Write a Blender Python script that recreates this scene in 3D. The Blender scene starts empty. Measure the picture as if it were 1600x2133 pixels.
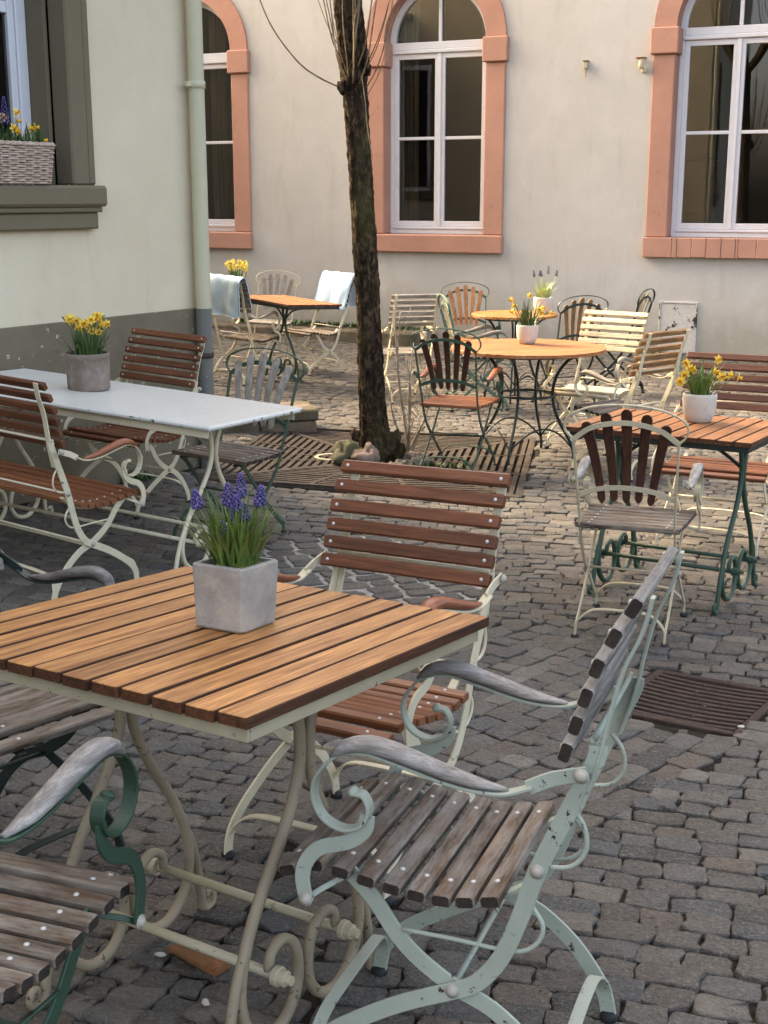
import bpy, bmesh, math, random
from math import sin, cos, pi, radians, sqrt
from mathutils import Vector, Matrix, noise as mnoise

random.seed(7)
R = radians
scene = bpy.context.scene
col = scene.collection

# ------------------------------------------------------------------ camera
FPX, HZ, CX, CY, CAMH = 2700.0, 410.0, 800.0, 1066.5, 1.55
PITCH = math.atan((CY - HZ) / FPX)
cam_d = bpy.data.cameras.new('camera')
cam = bpy.data.objects.new('camera', cam_d); col.objects.link(cam)
cam.location = (0, 0, CAMH)
cam.rotation_euler = (pi / 2 - PITCH, 0, 0)
cam_d.sensor_fit = 'VERTICAL'; cam_d.sensor_height = 36.0
cam_d.lens = 36.0 * FPX / 2133.0
cam_d.clip_start = 0.05; cam_d.clip_end = 400
scene.camera = cam

# ------------------------------------------------------------------ world, sun, exposure
SUN_TO = Vector((-0.80, 0.60, 0.0)).normalized()      # horizontal direction towards the sun
SUN_EL = R(33)
world = bpy.data.worlds.new('World'); scene.world = world; world.use_nodes = True
wn = world.node_tree; wn.nodes.clear()
sky = wn.nodes.new('ShaderNodeTexSky'); sky.sky_type = 'NISHITA'; sky.sun_disc = False
sky.sun_elevation = SUN_EL; sky.sun_rotation = math.atan2(SUN_TO.x, SUN_TO.y)
sky.air_density = 0.6; sky.dust_density = 7.0; sky.ozone_density = 0.0
bg = wn.nodes.new('ShaderNodeBackground'); bg.inputs['Strength'].default_value = 0.15
wo = wn.nodes.new('ShaderNodeOutputWorld')
wn.links.new(sky.outputs[0], bg.inputs[0]); wn.links.new(bg.outputs[0], wo.inputs[0])
sun_d = bpy.data.lights.new('sun', 'SUN'); sun_d.energy = 0.5; sun_d.angle = R(10); sun_d.color = (1.0, 0.91, 0.78)
sun = bpy.data.objects.new('sun', sun_d); col.objects.link(sun)
sdir = Vector((SUN_TO.x * cos(SUN_EL), SUN_TO.y * cos(SUN_EL), sin(SUN_EL)))
sun.rotation_euler = sdir.to_track_quat('Z', 'Y').to_euler()
sun.location = sdir * 30
scene.view_settings.view_transform = 'Standard'; scene.view_settings.look = 'None'
scene.view_settings.exposure = 3.15; scene.view_settings.gamma = 1.0
if hasattr(scene.view_settings, 'use_white_balance'):      # camera set for open shade
    scene.view_settings.use_white_balance = True; scene.view_settings.white_balance_temperature = 7800; scene.view_settings.white_balance_tint = 8
scene.render.engine = 'CYCLES'
scene.cycles.max_bounces = 5; scene.cycles.diffuse_bounces = 3; scene.cycles.glossy_bounces = 3
scene.cycles.transparent_max_bounces = 8; scene.cycles.caustics_reflective = False; scene.cycles.caustics_refractive = False

# ------------------------------------------------------------------ materials
def srgb(r, g, b):
    f = lambda c: c / 12.92 if c <= 0.04045 else ((c + 0.055) / 1.055) ** 2.4
    return (f(r / 255), f(g / 255), f(b / 255), 1)

class M:
    def __init__(s, name):
        s.m = bpy.data.materials.new(name); s.m.use_nodes = True
        s.t = s.m.node_tree; s.b = s.t.nodes['Principled BSDF']; s.out = s.t.nodes['Material Output']
    def n(s, kind, **kw):
        x = s.t.nodes.new('ShaderNode' + kind)
        for k, v in kw.items():
            if hasattr(x, k): setattr(x, k, v)
            else: x.inputs[k].default_value = v
        return x
    def l(s, a, b): s.t.links.new(a, b)
    def coord(s, kind='Object', scale=(1, 1, 1), rand=True, rot=(0, 0, 0)):
        tc = s.n('TexCoord'); mp = s.n('Mapping'); mp.inputs['Scale'].default_value = scale
        mp.inputs['Rotation'].default_value = rot
        src = tc.outputs[kind]
        if rand:
            oi = s.n('ObjectInfo'); mu = s.n('Math', operation='MULTIPLY'); mu.inputs[1].default_value = 37.0
            s.l(oi.outputs['Random'], mu.inputs[0])
            ad = s.n('VectorMath', operation='ADD'); s.l(src, ad.inputs[0]); s.l(mu.outputs[0], ad.inputs[1]); src = ad.outputs[0]
        s.l(src, mp.inputs[0]); return mp.outputs[0]
    def noise(s, vec, scale, detail=3.0, rough=0.55, dist=0.0):
        x = s.n('TexNoise'); x.inputs['Scale'].default_value = scale; x.inputs['Detail'].default_value = detail
        x.inputs['Roughness'].default_value = rough; x.inputs['Distortion'].default_value = dist
        if vec is not None: s.l(vec, x.inputs['Vector'])
        return x.outputs['Fac']
    def ramp(s, fac, stops, interp='LINEAR'):
        x = s.n('ValToRGB'); x.color_ramp.interpolation = interp
        e = x.color_ramp.elements
        while len(e) < len(stops): e.new(0.5)
        for i, (p, c) in enumerate(stops):
            e[i].position = p; e[i].color = c if not isinstance(c, (int, float)) else (c, c, c, 1)
        s.l(fac, x.inputs[0]); return x.outputs[0]
    def mix(s, fac, a, b, mode='MIX'):
        x = s.n('Mix', data_type='RGBA', blend_type=mode)
        for sock, v in ((x.inputs[0], fac), (x.inputs[6], a), (x.inputs[7], b)):
            if isinstance(v, bpy.types.NodeSocket): s.l(v, sock)
            else: sock.default_value = v
        return x.outputs[2]
    def math(s, op, a, b=0.0):
        x = s.n('Math', operation=op)
        for sock, v in ((x.inputs[0], a), (x.inputs[1], b)):
            if isinstance(v, bpy.types.NodeSocket): s.l(v, sock)
            else: sock.default_value = v
        return x.outputs[0]
    def bump(s, h, strength=0.3, dist=0.01, prev=None):
        x = s.n('Bump'); x.inputs['Strength'].default_value = strength; x.inputs['Distance'].default_value = dist
        s.l(h, x.inputs['Height'])
        if prev is not None: s.l(prev, x.inputs['Normal'])
        return x.outputs[0]
    def fin(s, color=None, rough=0.6, normal=None, spec=0.5, metal=0.0):
        if isinstance(color, bpy.types.NodeSocket): s.l(color, s.b.inputs['Base Color'])
        elif color is not None: s.b.inputs['Base Color'].default_value = color
        if isinstance(rough, bpy.types.NodeSocket): s.l(rough, s.b.inputs['Roughness'])
        else: s.b.inputs['Roughness'].default_value = rough
        s.b.inputs['Specular IOR Level'].default_value = spec; s.b.inputs['Metallic'].default_value = metal
        if normal is not None: s.l(normal, s.b.inputs['Normal'])
        return s.m

def wood(name, dark, light, grey=None, greyamt=0.0, rough=0.5, stretch=1.0, bump=0.25, var=0.25, axis='x'):
    AX = (lambda a, b: (a, b, b)) if axis == 'x' else (lambda a, b: (b, a, b))
    m = M(name); v = m.coord(scale=AX(2.2 * stretch, 30))
    g = m.noise(v, 2.2, 5, 0.62, 0.9)
    v2 = m.coord(scale=AX(1.2, 5)); g2 = m.noise(v2, 2.0, 3, 0.5, 0.4)
    c = m.ramp(g, [(0.28, dark), (0.72, light)])
    vf = m.coord(scale=AX(6, 160)); gf = m.noise(vf, 2.0, 3, 0.6); c = m.mix(m.ramp(gf, [(0.35, 0.45), (0.55, 0.0)]), c, tuple(q * 0.6 for q in dark[:3]) + (1,))
    tone = m.ramp(g2, [(0.3, (0.72, 0.70, 0.68, 1)), (0.75, (1.15, 1.12, 1.08, 1))])
    c = m.mix(0.8, c, tone, 'MULTIPLY')
    if grey is not None:
        v3 = m.coord(scale=AX(3, 14)); k = m.noise(v3, 2.5, 6, 0.7)
        k = m.ramp(k, [(0.5 - greyamt * 0.35, 0.0), (0.85 - greyamt * 0.35, 1.0)])
        c = m.mix(k, c, grey)
    oi = m.n('ObjectInfo'); hs = m.n('HueSaturation')
    m.l(m.math('ADD', m.math('MULTIPLY', oi.outputs['Random'], var), 1 - var * 0.5), hs.inputs['Value'])
    m.l(c, hs.inputs['Color'])
    return m.fin(hs.outputs[0], rough, m.bump(g, bump, 0.002), 0.35)

def paint(name, c, chip=0.35, chipcol=(0.035, 0.025, 0.018, 1), rough=0.42, var=0.18):
    m = M(name); v = m.coord(rand=True)
    n1 = m.noise(v, 9, 4, 0.6); base = m.mix(m.ramp(n1, [(0.3, 0.0), (0.75, 1.0)]), tuple(x * (1 - var) for x in c[:3]) + (1,), c)
    n2 = m.noise(v, 55, 4, 0.65); k = m.ramp(n2, [(0.74 - 0.16 * chip, 0.0), (0.765 - 0.16 * chip, 1.0)])
    n3 = m.noise(v, 6, 2); k = m.math('MULTIPLY', k, m.ramp(n3, [(0.42, 0.0), (0.6, 1.0)]))
    cc = m.mix(k, base, chipcol)
    return m.fin(cc, m.ramp(n1, [(0.3, rough), (0.7, rough + 0.18)]), m.bump(m.math('ADD', m.math('MULTIPLY', k, -1.0), m.math('MULTIPLY', n2, 0.25)), 0.35, 0.001))

def plaster(name, c, c2, grime=None, scale=1.0, bump=0.5):
    m = M(name); v = m.coord('Object', rand=False)
    big = m.noise(v, 0.7, 4, 0.6); mid = m.noise(v, 4, 4, 0.6); fine = m.noise(v, 140 * scale, 3, 0.7); f2 = m.noise(v, 40 * scale, 3, 0.6)
    cc = m.mix(m.ramp(big, [(0.3, 0.0), (0.7, 1.0)]), c, c2)
    cc = m.mix(m.ramp(mid, [(0.35, 0.0), (0.8, 0.45)]), cc, tuple(x * 0.86 for x in c[:3]) + (1,))
    cc = m.mix(m.ramp(fine, [(0.3, 0.35), (0.6, 0.0)]), cc, tuple(x * 0.72 for x in c[:3]) + (1,))
    if grime is not None: cc = grime(m, v, cc)
    return m.fin(cc, 0.9, m.bump(m.math('ADD', fine, f2), bump, 0.004), 0.15)

MAT = {}
MAT['teak'] = wood('teak_wood', srgb(128, 76, 36), srgb(212, 156, 96), rough=0.45, var=0.3, bump=0.35)
MAT['teak2'] = wood('teak_wood_reddish', srgb(134, 82, 46), srgb(196, 138, 90), rough=0.5, var=0.3, bump=0.35)
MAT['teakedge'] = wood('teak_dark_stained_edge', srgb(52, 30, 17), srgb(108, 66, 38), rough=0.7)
MAT['endgrain'] = wood('dark_end_grain', srgb(34, 28, 23), srgb(70, 58, 48), rough=0.85)
MAT['brown'] = wood('brown_stained_wood', srgb(82, 46, 29), srgb(132, 82, 55), rough=0.42, var=0.3)
MAT['darkbrown'] = wood('dark_brown_wood', srgb(48, 27, 19), srgb(92, 54, 38), rough=0.5, var=0.3)
MAT['redbrown'] = wood('red_brown_wood', srgb(106, 62, 40), srgb(156, 101, 68), rough=0.45, var=0.25)
MAT['weathered'] = wood('weathered_brown_wood', srgb(46, 34, 25), srgb(130, 104, 80), srgb(146, 138, 126), 0.36, rough=0.75, var=0.35, bump=0.9)
MAT['greywood'] = wood('weathered_grey_wood', srgb(96, 86, 74), srgb(150, 140, 124), srgb(166, 160, 150), 0.4, rough=0.8, var=0.2, bump=0.6)
MAT['silverslat'] = wood('silver_grey_slat_wood', srgb(112, 107, 100), srgb(176, 172, 165), srgb(88, 80, 72), 0.15, rough=0.8, var=0.2, bump=0.7)
MAT['silverwood'] = wood('silver_grey_arm_wood', srgb(120, 115, 108), srgb(186, 183, 177), srgb(92, 84, 76), 0.06, rough=0.75, var=0.12, bump=0.6, axis='y')
MAT['darkarm'] = wood('dark_grey_arm_wood', srgb(52, 47, 43), srgb(112, 106, 100), srgb(130, 126, 122), 0.3, rough=0.65, bump=0.6, axis='y')
MAT['armbrown'] = wood('brown_arm_wood', srgb(120, 66, 42), srgb(176, 110, 78), rough=0.4, axis='y')
MAT['greyarm'] = wood('grey_arm_wood', srgb(110, 100, 88), srgb(160, 150, 136), rough=0.7, axis='y')
MAT['palewood'] = wood('pale_painted_wood', srgb(190, 178, 148), srgb(222, 212, 184), srgb(120, 105, 82), 0.12, rough=0.6)
MAT['tanwood'] = wood('tan_faded_wood', srgb(120, 86, 52), srgb(176, 140, 96), srgb(96, 60, 40), 0.2, rough=0.6, var=0.35)
MAT['cream'] = paint('cream_metal_paint', srgb(214, 202, 170), 0.6)
MAT['creamgrey'] = paint('grey_cream_metal_paint', srgb(186, 174, 144), 0.7)
MAT['tableleg'] = paint('worn_taupe_metal_paint', srgb(158, 142, 116), 0.8, (0.05, 0.032, 0.02, 1), 0.5, 0.3)
MAT['paleblue'] = paint('pale_blue_grey_metal_paint', srgb(166, 173, 156), 0.75)
MAT['green'] = paint('dark_green_metal_paint', srgb(46, 74, 56), 0.7)
MAT['greengrey'] = paint('faded_green_metal_paint', srgb(92, 112, 92), 0.6)
MAT['darkgreen'] = paint('blackish_green_metal_paint', srgb(28, 42, 36), 0.4)
MAT['bolt'] = paint('bolt_metal', srgb(176, 168, 152), 0.6, (0.08, 0.04, 0.02, 1))
m = M('rivet_metal'); MAT['rivet'] = m.fin(srgb(196, 194, 188), 0.45, None, 0.6, 0.25)
m = M('rubber_foot'); MAT['rubber'] = m.fin((0.012, 0.012, 0.013, 1), 0.7)
m = M('white_enamel_table_top'); v_ = m.coord(rand=False); n1 = m.noise(v_, 5, 3); n2 = m.noise(v_, 26, 4, 0.7); n3 = m.noise(v_, 200, 2)
sx = m.n('SeparateXYZ'); m.l(v_, sx.inputs[0]); side_ = m.math('LESS_THAN', sx.outputs[2], 0.7425)
k = m.math('MULTIPLY', m.ramp(n2, [(0.60, 0.0), (0.63, 1.0)]), side_)
cc = m.mix(k, m.mix(m.ramp(n1, [(0.3, 0.0), (0.7, 1.0)]), srgb(204, 202, 192), srgb(210, 209, 200)), (0.03, 0.026, 0.022, 1))
MAT['whitetop'] = m.fin(cc, m.ramp(n3, [(0.3, 0.24), (0.7, 0.34)]), None, 0.5)
MAT['whitepaint'] = paint('white_window_paint', srgb(216, 216, 218), 0.35, srgb(120, 116, 108), 0.4, 0.08)
MAT['drainpipe'] = paint('pipe_green_cream_paint', srgb(190, 184, 154), 0.2, srgb(120, 118, 104), 0.5, 0.08)
MAT['drainpipe_low'] = paint('pipe_grey_paint', srgb(96, 94, 84), 0.6, srgb(170, 166, 152), 0.6, 0.2)

def stonegrime(m, v, cc):
    k = m.noise(v, 11, 5, 0.75); k2 = m.noise(v, 2.3, 3)
    cc = m.mix(m.ramp(k, [(0.58, 0.0), (0.74, 0.55)]), cc, srgb(138, 100, 82))
    return m.mix(m.ramp(k2, [(0.4, 0.0), (0.7, 0.4)]), cc, srgb(198, 150, 128))
def stains(m, v, cc):
    mp = m.n('Mapping'); mp.inputs['Scale'].default_value = (1, 1, 0.18); m.l(v, mp.inputs[0])
    run = m.noise(mp.outputs[0], 5, 5, 0.7); cc = m.mix(m.ramp(run, [(0.54, 0.0), (0.74, 0.26)]), cc, srgb(150, 140, 120))
    pat = m.noise(v, 1.7, 6, 0.7); cc = m.mix(m.ramp(pat, [(0.5, 0.0), (0.56, 0.14), (0.7, 0.22)]), cc, srgb(214, 210, 202))
    sx = m.n('SeparateXYZ'); m.l(v, sx.inputs[0])
    low = m.math('ADD', sx.outputs[2], m.math('MULTIPLY', m.math('ADD', m.noise(v, 3, 5, 0.7), -0.5), 1.1))
    cc = m.mix(m.ramp(low, [(0.0, 0.55), (0.35, 0.18), (0.6, 0.0)]), cc, srgb(138, 128, 106))
    sp = m.noise(v, 22, 4, 0.7); return m.mix(m.ramp(sp, [(0.68, 0.0), (0.72, 0.5)]), cc, srgb(150, 142, 128))
MAT['plaster_back'] = plaster('pale_cream_plaster', srgb(200, 196, 188), srgb(191, 186, 176), stains)
def stains2(m, v, cc):
    mp = m.n('Mapping'); mp.inputs['Scale'].default_value = (1, 1, 0.15); m.l(v, mp.inputs[0])
    run = m.noise(mp.outputs[0], 6, 5, 0.7); cc = m.mix(m.ramp(run, [(0.56, 0.0), (0.75, 0.25)]), cc, srgb(160, 150, 118))
    pat = m.noise(v, 2.2, 6, 0.7); return m.mix(m.ramp(pat, [(0.5, 0.0), (0.7, 0.25)]), cc, srgb(222, 216, 190))
MAT['plaster_left'] = plaster('pale_green_cream_plaster', srgb(216, 203, 175), srgb(207, 193, 163), stains2)
def chips(m, v, cc):
    k = m.noise(v, 16, 4, 0.7); k = m.ramp(k, [(0.64, 0.0), (0.66, 1.0)]); d = m.noise(v, 3, 5, 0.7); cc = m.mix(m.ramp(d, [(0.45, 0.0), (0.7, 0.5)]), cc, srgb(92, 86, 74))
    return m.mix(k, cc, srgb(176, 172, 156))
MAT['plinth'] = plaster('grey_painted_plinth', srgb(122, 112, 92), srgb(114, 104, 84), chips)
MAT['stone_orange'] = plaster('orange_painted_sandstone', srgb(186, 142, 123), srgb(172, 127, 108), stonegrime, bump=0.45)
MAT['stone_grey'] = plaster('grey_painted_stone', srgb(120, 111, 90), srgb(112, 102, 82), bump=0.35)
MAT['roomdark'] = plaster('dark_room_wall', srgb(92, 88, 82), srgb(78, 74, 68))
MAT['blackpane'] = plaster('dark_pane', srgb(40, 38, 36), srgb(34, 32, 30))
m = M('curtain_cloth'); v = m.coord(rand=False, scale=(1, 1, 0.1)); MAT['curtain'] = m.fin(m.ramp(m.noise(v, 9, 3), [(0.3, srgb(96, 88, 78)), (0.7, srgb(150, 142, 130))]), 0.9)
# glass: fresnel mix of clear and mirror
m = M('window_glass'); gl = m.n('BsdfGlossy'); gl.inputs['Roughness'].default_value = 0.015; tr = m.n('BsdfTransparent'); tr.inputs[0].default_value = (0.75, 0.77, 0.74, 1)
fr = m.n('Fresnel'); fr.inputs['IOR'].default_value = 1.9; mx = m.n('MixShader')
nn = m.noise(m.coord(rand=False), 1.3, 2); m.l(m.bump(nn, 0.04, 0.02), gl.inputs['Normal'])
m.l(fr.outputs[0], mx.inputs[0]); m.l(tr.outputs[0], mx.inputs[1]); m.l(gl.outputs[0], mx.inputs[2]); m.l(mx.outputs[0], m.out.inputs['Surface']); MAT['glass'] = m.m

def cobble_mat():
    m = M('basalt_cobble'); v = m.coord('Generated', rand=False); tc = m.n('TexCoord')
    geo = m.n('NewGeometry'); oi = m.n('ObjectInfo')
    pos = geo.outputs['Position']
    rnd = m.math('FRACT', m.math('ADD', geo.outputs['Random Per Island'], m.math('MULTIPLY', oi.outputs['Random'], 7.3)))
    base = m.ramp(rnd, [(0.0, srgb(98, 95, 90)), (0.18, srgb(138, 132, 122)), (0.36, srgb(122, 112, 102)), (0.52, srgb(152, 145, 134)), (0.68, srgb(116, 116, 116)), (0.84, srgb(140, 126, 112)), (1.0, srgb(168, 160, 147))])
    n1 = m.noise(pos, 26, 5, 0.75); n2 = m.noise(pos, 95, 5, 0.75); n3 = m.noise(pos, 1.1, 3, 0.5); n4 = m.noise(pos, 300, 2, 0.6)
    c = m.mix(m.ramp(n1, [(0.3, 0.5), (0.65, 0.0)]), base, srgb(66, 61, 55))
    c = m.mix(m.ramp(n2, [(0.50, 0.0), (0.68, 0.65)]), c, srgb(178, 170, 156))
    c = m.mix(m.ramp(n2, [(0.28, 0.6), (0.42, 0.0)]), c, srgb(46, 42, 37))
    c = m.mix(m.ramp(n4, [(0.56, 0.0), (0.70, 0.6)]), c, srgb(44, 41, 36))
    c = m.mix(m.ramp(n3, [(0.35, 0.0), (0.7, 0.30)]), c, srgb(96, 92, 80))
    c = m.mix(1.0, c, (0.74, 0.735, 0.72, 1), 'MULTIPLY')
    h = m.math('ADD', m.math('MULTIPLY', n1, 1.4), m.math('ADD', m.math('MULTIPLY', n2, 0.7), m.math('MULTIPLY', n4, 0.3)))
    return m.fin(c, m.ramp(n1, [(0.3, 0.62), (0.7, 0.85)]), m.bump(h, 1.0, 0.016), 0.3)
MAT['cobble'] = cobble_mat()
m = M('joint_sand'); geo = m.n('NewGeometry'); p_ = geo.outputs['Position']
n1 = m.noise(p_, 60, 5, 0.7); n2 = m.noise(p_, 1.5, 3); n3 = m.noise(p_, 7, 4, 0.7)
c = m.ramp(n1, [(0.3, srgb(28, 25, 22)), (0.7, srgb(58, 53, 45))]); c = m.mix(m.ramp(n3, [(0.58, 0.0), (0.75, 0.5)]), c, srgb(70, 74, 44))
MAT['sand'] = m.fin(c, 0.95, m.bump(n1, 0.8, 0.01), 0.1)
m = M('pale_mortar'); geo = m.n('NewGeometry'); n1 = m.noise(geo.outputs['Position'], 22, 5, 0.7)
MAT['mortar'] = m.fin(m.ramp(n1, [(0.3, srgb(112, 108, 100)), (0.7, srgb(164, 160, 150))]), 0.95, m.bump(n1, 0.6, 0.008), 0.1)
def rocky(name, a, b, c_, sc=14):
    m = M(name); v = m.coord(); n1 = m.noise(v, sc, 6, 0.65); n2 = m.noise(v, sc * 0.3, 3)
    c = m.mix(m.ramp(n2, [(0.45, 0.0), (0.65, 1.0)]), m.ramp(n1, [(0.3, a), (0.7, b)]), c_)
    return m.fin(c, 0.9, m.bump(n1, 0.7, 0.01), 0.2)
MAT['rock_moss'] = rocky('mossy_rock', srgb(70, 66, 54), srgb(112, 106, 88), srgb(76, 80, 46))
MAT['rock_pink'] = rocky('pinkish_rock', srgb(110, 92, 80), srgb(150, 130, 116), srgb(122, 104, 92))
MAT['rock_grey'] = rocky('grey_rock', srgb(78, 72, 64), srgb(124, 116, 104), srgb(96, 90, 80))
MAT['kerbstone'] = rocky('kerb_sandstone', srgb(92, 82, 68), srgb(138, 124, 104), srgb(88, 84, 66), 9)
MAT['iron'] = rocky('cast_iron', srgb(52, 46, 41), srgb(88, 78, 68), srgb(64, 56, 48), 30)
MAT['rust'] = rocky('rusty_iron', srgb(52, 42, 37), srgb(82, 66, 57), srgb(66, 54, 48), 30)
MAT['brickscrap'] = rocky('broken_orange_board', srgb(96, 62, 38), srgb(152, 106, 68), srgb(120, 84, 58), 40)
def barkm():
    m = M('tree_bark'); v = m.coord('Object', (1, 1, 0.5), rand=False)
    n1 = m.noise(v, 34, 6, 0.7); n2 = m.noise(v, 90, 3, 0.6); n3 = m.noise(v, 5, 3)
    c = m.ramp(n1, [(0.34, srgb(22, 18, 14)), (0.5, srgb(60, 48, 37)), (0.66, srgb(112, 93, 71))])
    c = m.mix(m.ramp(n3, [(0.5, 0.0), (0.7, 0.55)]), c, srgb(92, 88, 54))
    return m.fin(c, 0.95, m.bump(m.math('ADD', n1, m.math('MULTIPLY', n2, 0.4)), 1.0, 0.035), 0.1)
MAT['bark'] = barkm()
m = M('twig_bark'); v = m.coord(); MAT['twig'] = m.fin(m.ramp(m.noise(v, 20, 3), [(0.3, srgb(92, 72, 50)), (0.7, srgb(150, 126, 92))]), 0.7)
m = M('pale_twig_bark'); v = m.coord(); MAT['twigpale'] = m.fin(m.ramp(m.noise(v, 20, 3), [(0.3, srgb(110, 94, 74)), (0.7, srgb(170, 154, 128))]), 0.75)
def leafm(name, a, b):
    m = M(name); v = m.coord(); geo = m.n('NewGeometry')
    c = m.ramp(geo.outputs['Random Per Island'], [(0.0, a), (1.0, b)]); c = m.mix(m.ramp(m.noise(v, 18, 2), [(0.4, 0.0), (0.8, 0.4)]), c, tuple(x * 1.5 for x in b[:3]) + (1,))
    m.b.inputs['Transmission Weight'].default_value = 0.0
    return m.fin(c, 0.45, None, 0.4)
MAT['leaf'] = leafm('green_blade_leaf', srgb(62, 86, 40), srgb(104, 128, 62))
MAT['leafdark'] = leafm('dark_green_blade_leaf', srgb(44, 68, 36), srgb(82, 106, 54))
MAT['leafpale'] = leafm('pale_variegated_leaf', srgb(120, 140, 76), srgb(196, 204, 140))
m = M('yellow_petal'); v = m.coord(); MAT['petal'] = m.fin(m.ramp(m.noise(v, 40, 2), [(0.3, srgb(228, 192, 70)), (0.7, srgb(246, 220, 110))]), 0.6)
m = M('deep_yellow_trumpet'); MAT['trumpet'] = m.fin(srgb(232, 178, 50), 0.6)
m = M('pale_yellow_petal'); MAT['petalpale'] = m.fin(srgb(244, 226, 130), 0.6)
m = M('violet_bell'); geo = m.n('NewGeometry'); MAT['violet'] = m.fin(m.ramp(geo.outputs['Random Per Island'], [(0.0, srgb(60, 50, 108)), (1.0, srgb(104, 92, 156))]), 0.6)
m = M('dark_violet_bell'); MAT['violetdark'] = m.fin(srgb(54, 46, 82), 0.6)
MAT['soil'] = rocky('potting_soil', srgb(38, 30, 22), srgb(70, 56, 40), srgb(52, 44, 30), 60)
MAT['moss'] = rocky('pot_moss', srgb(84, 84, 40), srgb(140, 132, 72), srgb(100, 98, 52), 70)
def concrete(name, a, b, c_):
    m = M(name); v = m.coord(rand=False); n1 = m.noise(v, 9, 5, 0.65); n2 = m.noise(v, 160, 3, 0.7); n3 = m.noise(v, 22, 4, 0.6)
    c = m.mix(m.ramp(n1, [(0.3, 0.0), (0.68, 1.0)]), a, b); c = m.mix(m.ramp(n3, [(0.5, 0.0), (0.75, 0.6)]), c, c_)
    c = m.mix(m.ramp(n2, [(0.25, 0.45), (0.45, 0.0)]), c, tuple(x * 0.6 for x in a[:3]) + (1,))
    return m.fin(c, 0.9, m.bump(m.math('ADD', n2, n3), 0.35, 0.003), 0.2)
MAT['potgrey'] = concrete('grey_concrete_pot', srgb(136, 130, 122), srgb(172, 165, 154), srgb(190, 174, 152))
MAT['potbrown'] = concrete('brown_grey_clay_pot', srgb(110, 96, 84), srgb(140, 126, 114), srgb(156, 146, 136))
MAT['potwhite'] = concrete('pale_stone_pot', srgb(186, 180, 168), srgb(204, 198, 186), srgb(176, 168, 152))
m = M('white_wicker'); v = m.coord(rand=False); MAT['wicker'] = m.fin(m.ramp(m.noise(v, 40, 3), [(0.3, srgb(150, 126, 106)), (0.7, srgb(198, 178, 160))]), 0.6)
def clothm(name, a, b):
    m = M(name); v = m.coord(rand=False); n1 = m.noise(v, 260, 2, 0.6); n2 = m.noise(v, 8, 3)
    c = m.mix(m.ramp(n2, [(0.3, 0.0), (0.7, 1.0)]), a, b)
    return m.fin(c, 0.95, m.bump(n1, 0.5, 0.003), 0.1)
MAT['clothblue'] = clothm('pale_blue_fleece', srgb(166, 190, 204), srgb(186, 206, 216))
MAT['clothgreen'] = clothm('pale_mint_fleece', srgb(164, 190, 188), srgb(186, 206, 202))

# ------------------------------------------------------------------ ground height (old courtyard, gently uneven)
def gz(x, y):
    y = max(y, 0.0); S = 0.07
    if y < 3: z = -S * (y - 2.3)
    elif y < 6.5:
        t = y - 3; z = -S * 0.7 - S * (t - t * t / 7.0)
    else: z = -S * 0.7 - S * 1.75
    k = 0.03 + 0.03 * min(1, max(0, (y - 3) / 1.5))
    w = min(-(x + 0.3), 2.2)
    return z + k * (0.5 * (w + sqrt(w * w + 0.09)) - 0.04)
def gnormal(x, y, d=0.25):
    gx = (gz(x + d, y) - gz(x - d, y)) / (2 * d); gy = (gz(x, y + d) - gz(x, y - d)) / (2 * d)
    return Vector((-gx, -gy, 1)).normalized()
def gmatrix(x, y, yaw, dz=0.0):
    n = gnormal(x, y); f = Vector((-sin(yaw), cos(yaw), 0)); r = f.cross(n).normalized(); f = n.cross(r)
    m = Matrix((r, f, n)).transposed().to_4x4(); m.translation = Vector((x, y, gz(x, y) + dz)); return m

# ------------------------------------------------------------------ mesh helpers
class G:
    def __init__(s): s.v = []; s.f = []; s.sm = []
    def add(s, v, f, smooth=True):
        o = len(s.v); s.v += [tuple(p) for p in v]; s.f += [tuple(i + o for i in q) for q in f]; s.sm += [smooth] * len(f); return s
    def mesh(s, name, mat):
        me = bpy.data.meshes.new(name); me.from_pydata(s.v, [], s.f); me.polygons.foreach_set('use_smooth', s.sm)
        if mat is not None: me.materials.append(mat)
        me.update(); return me
def link(name, data, parent=None, mw=None):
    o = bpy.data.objects.new(name, data); col.objects.link(o)
    if parent is not None: o.parent = parent
    if mw is not None:
        if parent is not None: o.matrix_local = mw
        else: o.matrix_world = mw
    return o
def part(name, g, mat, parent, mw=None): return link(name, g.mesh(name, MAT[mat]), parent, mw)
def thing(name, label, cat, mw=None, group=None):
    o = link(name, None, None, mw); o.empty_display_size = 0.1; o['label'] = label; o['category'] = cat
    if group: o['group'] = group
    return o
def tag(o, label, cat, group=None):
    o['label'] = label; o['category'] = cat
    if group: o['group'] = group
    return o
def struct(o, kind='structure'): o['kind'] = kind; return o

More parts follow.
